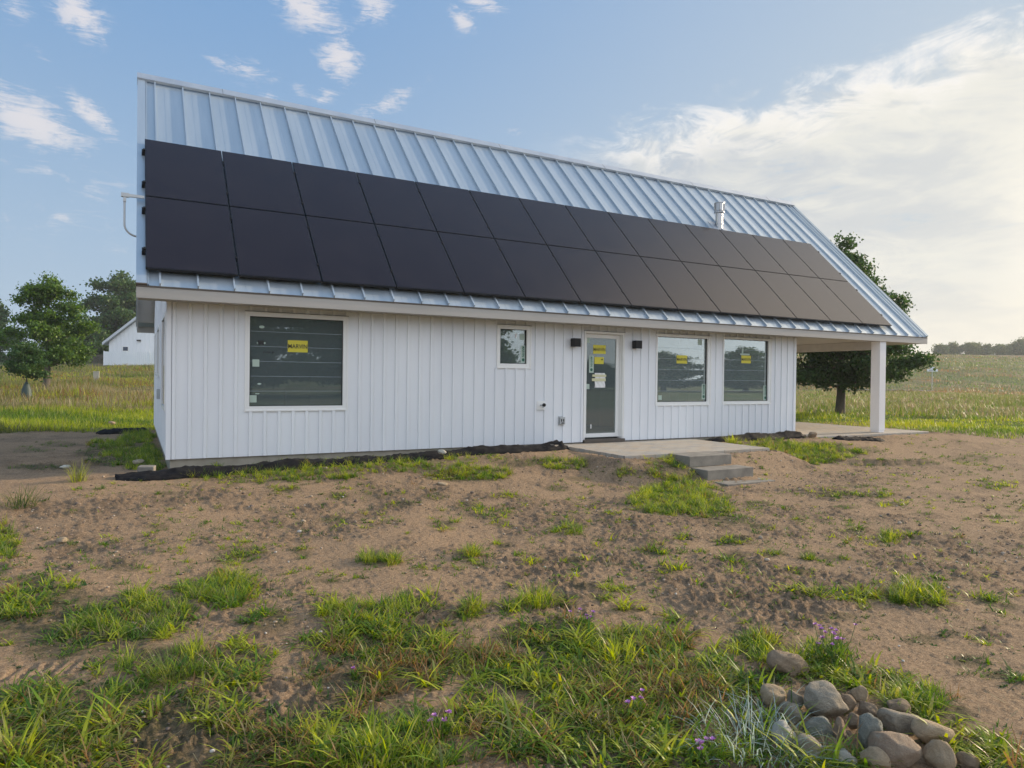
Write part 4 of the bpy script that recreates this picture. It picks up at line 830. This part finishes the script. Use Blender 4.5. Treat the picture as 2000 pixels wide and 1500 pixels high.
lone('tall tuft with pale dusty blue grey blades left of the rock pile', 1468, 1455, 330, .25, .006, (10, 85), 'blue', 'green', .24, .55)
lone('dusty whitish grass clump at the bottom beside the rock pile', 1500, 1400, 120, .20, .006, (10, 75), 'blue', 'green', .15, .55)
lone('broad bladed green tuft overhanging the front of the rock pile', 1600, 1498, 60, .26, .013, (20, 70), 'lime', 'green', .09, .45)
lone('large yellow green tuft in the bottom left corner', 25, 1490, 60, .22, .013, (35, 85), 'lime', 'lime', .08, .3)
lone('tall bright tuft at the right of the foreground grass', 1205, 1290, 70, .20, .012, (35, 85), 'lime', 'lime', .10, .3)
lone('bright wide bladed tuft at the bottom centre left', 735, 1490, 80, .22, .011, (35, 85), 'lime', 'green', .12, .3)
# purple flowers: thin stems, small leaves, shaggy heads
FLM = mat('purple_petal', (.50, .20, .50), .6); STM = mat('flower_stem', (.08, .13, .04), .7)
def flowers(label, u, v, heads, hgt, spread, leafy=120):
    b = gpt(u, v); g = Grass(); n = leafy
    P = np.stack([rng.normal(0, spread*.7, n), rng.normal(0, spread*.5, n), rng.random(n)*hgt*.6], 1); col = pal('green', n)
    g.add(P, rng.random(n)*6.28, np.radians(10+60*rng.random(n)), .04*(.5+rng.random(n)), .005+.004*rng.random(n), .3*rng.random(n), col)
    e = empty('flowering_weed', b); tag(e, label, 'flower', 'purple flowering weeds'); g.build('foliage', parent=e)
    s = MB()
    for k in range(heads):
        x, y, h = random.gauss(0, spread), random.gauss(0, spread*.6), hgt*random.uniform(.6, 1.15); f = MB(); s.tube([(x*.3, y*.3, 0), (x*.8, y*.8, h*.6), (x, y, h)], .0016, 5)
        for j in range(12):
            a = j*.524+random.random(); c0 = Vector((x, y, h)); d = Vector((math.cos(a), math.sin(a), random.uniform(.2, 1.2))).normalized()*random.uniform(.010, .016); t_ = Vector((-d.y, d.x, 0)).normalized()*.0045
            f.quad(c0-t_*.5, c0+t_*.5, c0+d+t_, c0+d*1.15, c0+d-t_)
        f.build('flower_head', FLM, e)
    s.build('stem', STM, e)
flowers('leafy clump of purple flowers behind the brown wedge stone', 1625, 1300, 17, .20, .10, 520)
flowers('pair of pink purple flowers low in the bottom centre grass', 865, 1440, 4, .10, .03)
flowers('purple flower heads at the top edge of the foreground grass', 1140, 1225, 6, .09, .05)
flowers('single purple flower at the left of the centre grass', 692, 1330, 1, .07, .01, 40)
flowers('purple flowers near the bottom edge left of the rock pile', 1375, 1490, 6, .08, .06)
flowers('lone purple flowers among reddish grass right of centre', 1245, 1400, 4, .09, .05)
# dry stalks lying on the soil
dg = Grass(); n = 1300; a_ = np.radians(-8+80*rng.random(n)); r_ = 3+10*rng.random(n); p = np.stack([CX+r_*np.sin(a_), CY+r_*np.cos(a_)], 1); p = p[(p[:, 1] < -.9) & (rdist(p[:, 0], p[:, 1], PAT) > .5)]; P = drop(p); P[:, 2] += .012; n = len(P)
dg.add(P, rng.random(n)*6.28, np.radians(rng.normal(3, 3, n)), .04+.16*rng.random(n)**2, .0025+.0025*rng.random(n), rng.normal(0, .05, n), pal('straw', n)); tag(dg.build('dry_stalks'), 'dry straw stalks scattered on the bare soil', 'straw', kind='stuff')
# gravel
gb = MB(); n = 26000; pr = random.Random(5)
ico = bmesh.new(); bmesh.ops.create_icosphere(ico, subdivisions=1, radius=1); iv = np.array([v_.co[:] for v_ in ico.verts]); jf = np.array([[v_.index for v_ in f_.verts] for f_ in ico.faces]); ico.free()
a_ = np.radians(-10+84*rng.random(n)); r_ = 2.5+15*rng.random(n)**.7; gx, gy = CX+r_*np.sin(a_), CY+r_*np.cos(a_)
# a gravelly collar round the patio and steps
m2 = 1500; gx = np.concatenate([gx, 6.2+4.2*rng.random(m2)]); gy = np.concatenate([gy, -2.1-1.7*rng.random(m2)**1.3])
ok = (gy < -.1) & (rdist(gx, gy, PAT) > .03) & (rdist(gx, gy, (7.28, -3.28, 8.42, -2)) > .01) & (np.concatenate([(fbm(gx[:n]*.8+3, gy[:n]*1.1, 5, 55)*.75+fbm(gx[:n]*5, gy[:n]*5, 3, 56)*.25 > .485) | (rng.random(n) < .12), np.ones(m2, bool)])); gx, gy = gx[ok], gy[ok]; n = len(gx)
sz = (.003+.009*rng.random(n)**3)*np.where(rng.random(n) < .03, 2.2, 1); sc_ = sz[:, None, None]*(.6+.6*rng.random((n, 1, 3)))*np.array([1.2, 1.2, .8]); V = iv[None]*sc_*(1+.25*(rng.random((n, 12, 1))-.5)); V[:, :, 0] += gx[:, None]; V[:, :, 1] += gy[:, None]; V[:, :, 2] += (H(gx, gy)+sz*.35+.004)[:, None]
F = (jf[None]+np.arange(n)[:, None, None]*12).reshape(-1, 3)
cg = np.where(rng.random((n, 1)) < .5, np.array([[.30, .24, .18]]), np.array([[.17, .13, .105]]))*(.6+.8*rng.random((n, 1))); cg = np.where(rng.random((n, 1)) < .06, np.array([[.5, .47, .42]]), cg)
GRAV = mat('gravel', rough=.9, build=lambda nt, b: nt.links.new(G(nt).attr('tint').outputs['Color'], b.inputs['Base Color']))
o = mesh_from('gravel', V.reshape(-1, 3), np.zeros((0, 4), int), F, np.repeat(cg, 12, 0), GRAV); tag(o, 'pebbles and clods scattered over the bare soil', 'gravel', kind='stuff')

# ------------------------------------------------------------------ meadows
def field(name, label, azr, dr, n, L, W, pals, er=(55, 88), keep=None, dpow=1.):
    g = Grass()
    a = np.radians(azr[0]+(azr[1]-azr[0])*rng.random(n)); r = dr[0]+(dr[1]-dr[0])*rng.random(n)**dpow
    p = np.stack([CX+r*np.sin(a), CY+r*np.cos(a)], 1); k_ = (rdist(p[:, 0], p[:, 1], (0, 0, WL, 8)) > .1) & (rdist(p[:, 0], p[:, 1], POR) > .15)
    if keep is not None: k_ &= keep(p[:, 0], p[:, 1], r[:])
    p = p[k_]; n = len(p); P = drop(p); P[:, 2] -= .02
    zone = fbm((p[:, 0]*R0.x+p[:, 1]*R0.y)*.09, (p[:, 0]*FW.x+p[:, 1]*FW.y)*.28, 3, 41)+.12*rng.random(n)-.06; col = np.zeros((n, 3)); lo = 0
    cuts = np.quantile(zone, np.linspace(0, 1, len(pals)+1)); cuts[-1] += 1
    for i, nm in enumerate(pals): s_ = (zone >= cuts[i]) & (zone < cuts[i+1]); col[s_] = pal(nm, int(s_.sum()))
    Lz = L[0]+(L[1]-L[0])*rng.random(n)*(.25+1.3*ss(.3, .72, fbm(p[:, 0]*.35, p[:, 1]*.35, 3, 7))); rr_ = np.hypot(p[:, 0]-CX, p[:, 1]-CY)
    g.add(P, rng.random(n)*6.28, np.radians(er[0]+(er[1]-er[0])*rng.random(n)), Lz, W*(.6+.8*rng.random(n))*(.6+rr_/45), .25*rng.random(n), col, np.where(rng.random((n, 1)) < .14, pal('straw', n), col))
    o = g.build(name); tag(o, label, 'grass', kind='stuff'); return o
field('lawn_grass', 'short bright green grass at the left beyond the dirt', (-16, 4), (18.2, 30), 42000, (.10, .30), .012, ['green', 'lime', 'lime', 'olive'], (40, 85), keep=lambda x, y, r: y+(fbm(x*.8, y*.8, 2, 3)-.5)*2.5 > 7.9)
field('meadow_grass', 'tall olive and straw meadow grass around the left trees', (-16, 5), (25, 72), 80000, (.10, .45), .014, ['olive', 'green', 'pinkish', 'olive', 'lime', 'rust', 'olive', 'straw'], dpow=.8)
field('lawn_grass', 'short bright green grass beside the porch at the right', (44, 82), (19.5, 30), 46000, (.07, .20), .012, ['green', 'lime', 'lime', 'green'], (40, 85), keep=lambda x, y, r: (r+(fbm(x*.6, y*.6, 2, 8)-.5)*5 > 21.2) & (r < 28+fbm(x*.6, y*.6, 2, 9)*4))
field('meadow_grass', 'tall dry meadow grass spreading to the far road at the right', (46, 78), (27, 88), 110000, (.08, .34), .015, ['olive', 'green', 'pinkish', 'olive', 'green', 'straw', 'olive'], dpow=.75)
field('hillside_grass', 'pale rough grass clumps covering the distant hillside', (44, 80), (88, 190), 60000, (.15, .4), .02, ['olive', 'green', 'pinkish', 'dark', 'olive', 'rust'])

# ------------------------------------------------------------------ trees
def make_tree(name, label, base, height, crown_r, trunk_r, nleaf, leaf, seed, crown_lo=.28, cols=('dark', 'green'), group=None, lobes=26, flat=1., top_spike=True, lean=0., share=None, rz=0., conic=(.78, 2.4)):
    t = empty(name, base, rz); tag(t, label, 'tree', group)
    if share:
        for ch_ in share.children: c2 = ch_.copy(); C.objects.link(c2); c2.parent = t
        return t
    rs = random.Random(seed); nr2 = np.random.default_rng(seed); tb = MB(); zl = height*crown_lo; tips = []
    tb.tube([(0, 0, -.3), (.02, 0, .15), (lean*.3, .0, zl*.6), (lean*.6, 0, zl), (lean, .05, height*.6), (lean, 0, height*.9)], [trunk_r*1.5, trunk_r*1.12, trunk_r, trunk_r*.85, trunk_r*.45, trunk_r*.08], 10)
    for k in range(lobes):
        f_ = (k+.5)/lobes; z0 = zl*.9+(height*.86-zl*.9)*f_; a = k*2.4+rs.uniform(-.4, .4); prof = (min(1, .68+f_*3.)*(1-conic[0]*f_**conic[1])) if conic else math.sin(math.pi*min(1, .16+.80*(f_*.92)**.8))**.8
        rr_ = crown_r*prof*rs.uniform(.55, 1.12); z1 = z0+rr_*rs.uniform(.05, .5)*(1-.35*(f_ < .2)); p0 = Vector((lean*f_, 0, z0)); p2 = Vector((lean+math.cos(a)*rr_, math.sin(a)*rr_, z1)); p1 = p0.lerp(p2, .5)+Vector((0, 0, -.08*rr_+.1))
        tb.tube([p0, p1, p2], [trunk_r*.38*(1-f_*.6), trunk_r*.2*(1-f_*.5), .012], 6)
        for q, ws in ((p2, .19), (p1.lerp(p2, .45), .20), (p0.lerp(p2, .35), .20), (p2+Vector((rs.uniform(-.5, .5), rs.uniform(-.5, .5), rs.uniform(-.3, .4)))*crown_r*.3, .15)): tips.append((q, ws*crown_r*rs.uniform(.55, 1.)*(.6+.5*prof)))
    if top_spike: tips += [(Vector((lean, 0, height*.95)), crown_r*.16), (Vector((lean+.1, .1, height*.86)), crown_r*.24)]
    tb.build('trunk', BARK, t, smooth=True)
    # leaf sprays: small clumps of leaf blades in uneven shells
    wts = np.array([w_**2 for _, w_ in tips]); wts /= wts.sum(); ncl = nleaf//14; ti = nr2.choice(len(tips), ncl, p=wts)
    cen = np.array([list(tips[i][0]) for i in ti]); rad = np.array([tips[i][1] for i in ti])
    d = nr2.normal(size=(ncl, 3)); d /= np.linalg.norm(d, axis=1)[:, None]; cc2 = cen+d*(rad*(.35+.65*nr2.random(ncl)**.5))[:, None]*np.array([1, 1, .62*flat])
    n = ncl*14; ci = np.repeat(np.arange(ncl), 14); P = cc2[ci]+nr2.normal(size=(n, 3))*leaf*1.25*np.array([1, 1, .6]); keep_ = P[:, 2] > zl*.55; P = P[keep_]; ci = ci[keep_]; n = len(P)
    ax = nr2.normal(size=(n, 3)); ax[:, 2] -= .35; ax /= np.linalg.norm(ax, axis=1)[:, None]; bx = np.cross(ax, nr2.normal(size=(n, 3))); bx /= np.linalg.norm(bx, axis=1)[:, None]
    nx = np.cross(ax, bx); s_ = leaf*(.55+.7*nr2.random(n)); V = np.stack([P-ax*s_[:, None]*.5, P+bx*s_[:, None]*.36-nx*s_[:, None]*.08, P+ax*s_[:, None]*.55, P-bx*s_[:, None]*.36-nx*s_[:, None]*.08], 1).reshape(-1, 3)
    Q = np.arange(n*4).reshape(n, 4); c1, c2_ = [np.array(sum(PALS[k_], ()) ).reshape(2, 3).mean(0) for k_ in cols]
    tcl = nr2.random(ncl)[ci][:, None]; col = (c1*(1-tcl)+c2_*tcl)*(.7+.6*nr2.random((n, 1)))
    mesh_from('crown', V, Q, np.zeros((0, 3), int), np.repeat(col, 4, 0), LEAFM, t)
    return t
def tb(u, v):
    p = gpt(u, v); return (p.x, p.y, p.z)
def at_depth(u, D):
    """ground point on the line of sight column u at forward distance D"""
    d = ray(u, 740); t_ = D; p = CAM+d*t_; return (p.x, p.y, float(H(p.x, p.y)))
TG = 'trees around the houses'
def sunk(u, D): p = at_depth(u, D); return (p[0], p[1], p[2]-1.1)
make_tree('broadleaf_tree', 'large dark rounded tree standing behind the porch post', at_depth(1643, 25.5), 6.75, 2.5, .16, 66000, .12, 36, .17, ('dark', 'dark'), TG, 54, conic=(.92, 1.8), rz=2.2)
make_tree('broadleaf_tree', 'young leafy tree with a pale trunk at the left edge', at_depth(90, 35.), 5.9, 2.55, .16, 23000, .13, 47, .23, ('dark', 'green'), TG, 24, conic=(.74, 1.2), lean=.1)
sap = make_tree('sapling', 'small sapling with a green watering bag in front of the left tree', at_depth(52, 28.), 2.5, .70, .03, 4200, .11, 51, .42, ('dark', 'dark'), TG, 12, top_spike=False)
big = make_tree('broadleaf_tree', 'big dark tree rising behind the neighbouring white house', at_depth(235, 84.), 11.4, 5.0, .32, 26000, .34, 63, .1, ('dark', 'dark'), TG, 30)
make_tree('conifer_tree', 'dark green tree cut off by the left edge of the photo', sunk(-30, 80.), 9.6, 4.4, .3, 18000, .32, 67, .06, ('dark', 'dark'), TG, 26)
make_tree('broadleaf_tree', 'dark bushy tree between the left tree and the neighbouring house', sunk(160, 80.), 6.2, 4.2, .3, 18000, .32, 68, .05, ('dark', 'dark'), TG, 26)
HG = 'trees along the crest of the distant hill'
protos = []
for k, (u, D, hh, cr, lb, var) in enumerate([(1836, 235, 6.2, 4.0, 'low rounded tree leftmost on the hill crest', 0), (1860, 238, 7.0, 5.2, 'broad rounded tree second from the left on the hill crest', 1), (1892, 236, 7.4, 4.6, 'flat topped tree on the hill crest left of the gap', 2), (1906, 240, 7.6, 3.6, 'narrow tree close beside the flat topped one on the crest', 0),
                                            (1927, 236, 7.2, 2.6, 'thin open tree standing in the gap on the hill crest', 3), (1952, 238, 6.8, 4.4, 'rounded tree right of the thin open tree on the crest', 1), (1972, 242, 7.2, 5.0, 'wide tree near the right edge on the hill crest', 2), (1994, 236, 9.6, 5.0, 'tallest hill crest tree at the right edge of the photo', 0), (2030, 238, 9, 5, 'hill crest tree beyond the right edge', 1)]):
    make_tree('distant_tree', lb, at_depth(u, D), hh*.82, cr*.62, .25, 4200 if var != 3 else 1500, .5, 80+var*3+k, .16, ('dark', 'olive'), HG, 14, conic=(.5, 3.))
# woodland behind the photographer, seen only in the panes
for k, (x, y) in enumerate(((0, -40), (7, -44), (-8, -42), (24, -42), (15, -46), (-16, -38), (44, -52), (53, -50), (62, -46), (70, -44), (78, -38))):
    make_tree('broadleaf_tree', 'tree beyond the yard behind the viewer', (x, y, float(H(x, y))), 9, 5, .3, 9000, .34, 63, .1, ('dark', 'dark'), TG, share=big, rz=k*1.1).scale = (1, 1, .8) if x < 40 else (1.1, 1.1, (.30, .40, .46, .52, .34)[k-6] if k > 5 else .4)

# watering bag, utility box, street sign
sp_ = sap.location; bb = MB(); bb.tube([(sp_.x+.0, sp_.y, sp_.z-.05), (sp_.x, sp_.y, sp_.z+.12), (sp_.x, sp_.y, sp_.z+.42), (sp_.x, sp_.y, sp_.z+.62), (sp_.x, sp_.y, sp_.z+.74)], [.20, .20, .17, .10, .04], 14)
o = bb.build('watering_bag', mat('green_bag', (.035, .06, .055), .6), smooth=True); tag(o, 'dark green watering bag wrapped round the sapling trunk', 'watering bag')
p = Vector(at_depth(188, 42)); ub = MB(); ub.box(p.x-.16, p.y-.14, p.z-.1, p.x+.16, p.y+.14, p.z+.62); ub.box(p.x-.18, p.y-.16, p.z+.621, p.x+.18, p.y+.16, p.z+.66)
o = ub.build('utility_pedestal', mat('beige_box', (.42, .40, .34), .6), bevel=.01); tag(o, 'beige utility box standing in the left meadow', 'utility box')
p = Vector(at_depth(1820.5, 84)); ss_ = empty('street_sign', p); tag(ss_, 'street name sign with crossed white blades on a thin pole in the right meadow', 'street sign')
pl = MB(); pl.tube([(0, 0, -.2), (0, 0, 3.1)], .035, 8); pl.build('pole', GREYM, ss_)
sgm = mat('white_sign', (.72, .74, .75), .4); rx = RT.normalized(); rx = Vector((rx.x, rx.y, 0)).normalized(); fx = Vector((-rx.y, rx.x, 0))
sb = MB(); sb.obox(-rx*.66+Vector((0, 0, 2.62))-fx*.06, rx*1.32, fx*.03, (0, 0, .3)); s1 = sb.build('sign_blade', sgm, ss_)
lt = MB()
for k in range(9): lt.obox(-rx*(.42-.085*k)+Vector((0, 0, 2.70))-fx*.064, rx*.055, fx*.003, (0, 0, .13))
lt.build('lettering', mat('grey_letter', (.18, .22, .28), .6), s1)
sb = MB(); sb.obox(-rx*.24+Vector((0, 0, 2.93))-fx*.02, rx*.48, fx*.10, (0, 0, .26)); sb.build('sign_blade', sgm, ss_)
# far road running left of the sign
p0 = Vector(at_depth(1660, 82)); p1 = Vector(at_depth(1830, 82.5)); rdm = MB(); nseg = 30
for k in range(nseg):
    a, b = p0.lerp(p1, k/nseg), p0.lerp(p1, (k+1)/nseg); q = []
    for s_, o_ in ((a, 0), (b, 0), (b, 3.5), (a, 3.5)): x, y = s_.x+FW.x*o_, s_.y+FW.y*o_; q.append((x, y, float(H(x, y))+.25))
    rdm.quad(*q)
o = rdm.build('road', mat('asphalt', (.09, .09, .092), .9)); tag(o, kind='structure')

# neighbouring white house and its fence
hp = Vector(at_depth(250, 70)); nh = empty('neighbouring_house', hp); tag(nh, 'small white gabled house behind the meadow at the left', 'house')
ey = on_y  # noqa
def npt(u, v, D=70.): d = ray(u, v); p = CAM+d*D; return p-hp
e_l = npt(213, 672); s_len = 9.6
b = MB(); xl = rx*(npt(213, 690).dot(rx)); zE = npt(213, 668).z; zG = -1.2; wid = 9.0; slope = math.tan(R(38))
A0 = xl+Vector((0, 0, zG)); B0 = xl+rx*wid+Vector((0, 0, zG)); A1 = xl+Vector((0, 0, zE)); B1 = xl+rx*wid+Vector((0, 0, zE)); AP = xl+rx*wid/2+Vector((0, 0, zE+wid/2*slope)); dp = fx*12
b.quad(A0, B0, B1, AP, A1); b.quad(A0+dp, A1+dp, AP+dp, B1+dp, B0+dp); b.quad(A0, A1, A1+dp, A0+dp); b.quad(B0, B0+dp, B1+dp, B1)
for k in range(1, 22):
    x = k*.41; h = zE+min(x, wid-x)*slope-.05; b.obox(xl+rx*x+Vector((0, 0, zG))-fx*.03, rx*.06, fx*.028, (0, 0, h-zG))
b.build('wall', SIDING, nh)
r = MB()
for sgn, base_ in ((1, A1), (-1, B1)):
    dv = (AP-base_); st_ = base_-dv.normalized()*.6; nv = Vector((0, 0, 1)); r.obox(st_-fx*.4+nv*.04, dv+dv.normalized()*.6, dp+fx*.8, nv*.28)
r.build('roof', CAPM, nh)
wv_ = npt(236, 688); ww = MB(); c0 = rx*npt(239.5, 680).dot(rx)+Vector((0, 0, npt(239.5, 676).z))-fx*.05; ww.obox(c0, rx*.66, fx*.04, (0, 0, -.55)); wf = ww.build('window', WHITEF, nh); MB().obox(c0+rx*.08-fx*.01+Vector((0, 0, -.08)), rx*.5, fx*.008, (0, 0, -.39)).build('pane', mat('dark_pane', (.03, .05, .08), .2), wf)
c0 = rx*npt(269, 666).dot(rx)+Vector((0, 0, npt(269, 666).z))-fx*.2; MB().obox(c0, rx*.35, fx*.19, (0, 0, .12)).build('wall_light', BLACK, nh)
fp = Vector(at_depth(202, 67)); fn = MB(); L_ = 9.; top = (CAM+ray(250, 687)*67).z
for k in range(int(L_/.2)):
    q = fp+rx*k*.2; z0 = float(H(q.x, q.y)); fn.obox(Vector((q.x, q.y, z0-.1)), rx*.185, fx*.03, (0, 0, top-z0+.1))
o = fn.build('picket_panel', SIDING); fe = empty('fence', fp); tag(fe, 'low white board fence in front of the neighbouring house', 'fence'); o.parent = fe; o.matrix_parent_inverse = Matrix.Translation(-fp)
for k in range(5):
    ps = MB(); q = fp+rx*k*2.2-fx*.04; z0 = float(H(q.x, q.y)); ps.obox(Vector((q.x, q.y, z0-.1)), rx*.1, fx*.035, (0, 0, top-z0+.16))
    o = ps.build('post', SIDING, fe); o.matrix_parent_inverse = Matrix.Translation(-fp)
fp2 = Vector(at_depth(150, 72)); fd = MB()
for k in range(26):
    q = fp2+rx*k*.13; z0 = float(H(q.x, q.y)); fd.obox(Vector((q.x, q.y, z0)), rx*.05, fx*.03, (0, 0, 1.0))
fd.obox(Vector((fp2.x, fp2.y, fp2.z+.8))+fx*.031, rx*3.4, fx*.03, (0, 0, .07)); fe2 = fd.build('fence', mat('weathered_wood', (.16, .14, .11), .8)); tag(fe2, 'grey weathered picket fence left of the white fence', 'fence')

# evening haze over the fields
hz = bpy.data.materials.new('haze'); hz.use_nodes = True; nt = hz.node_tree; nt.nodes.remove(nt.nodes['Principled BSDF'])
pv = nt.nodes.new('ShaderNodeVolumePrincipled'); pv.inputs['Color'].default_value = (.93, .97, 1, 1); pv.inputs['Density'].default_value = .0006; pv.inputs['Anisotropy'].default_value = .15
nt.links.new(pv.outputs[0], nt.nodes['Material Output'].inputs['Volume'])
o = MB().box(-760, -760, -12, 760, 760, 27).build('haze', hz); tag(o, kind='stuff')
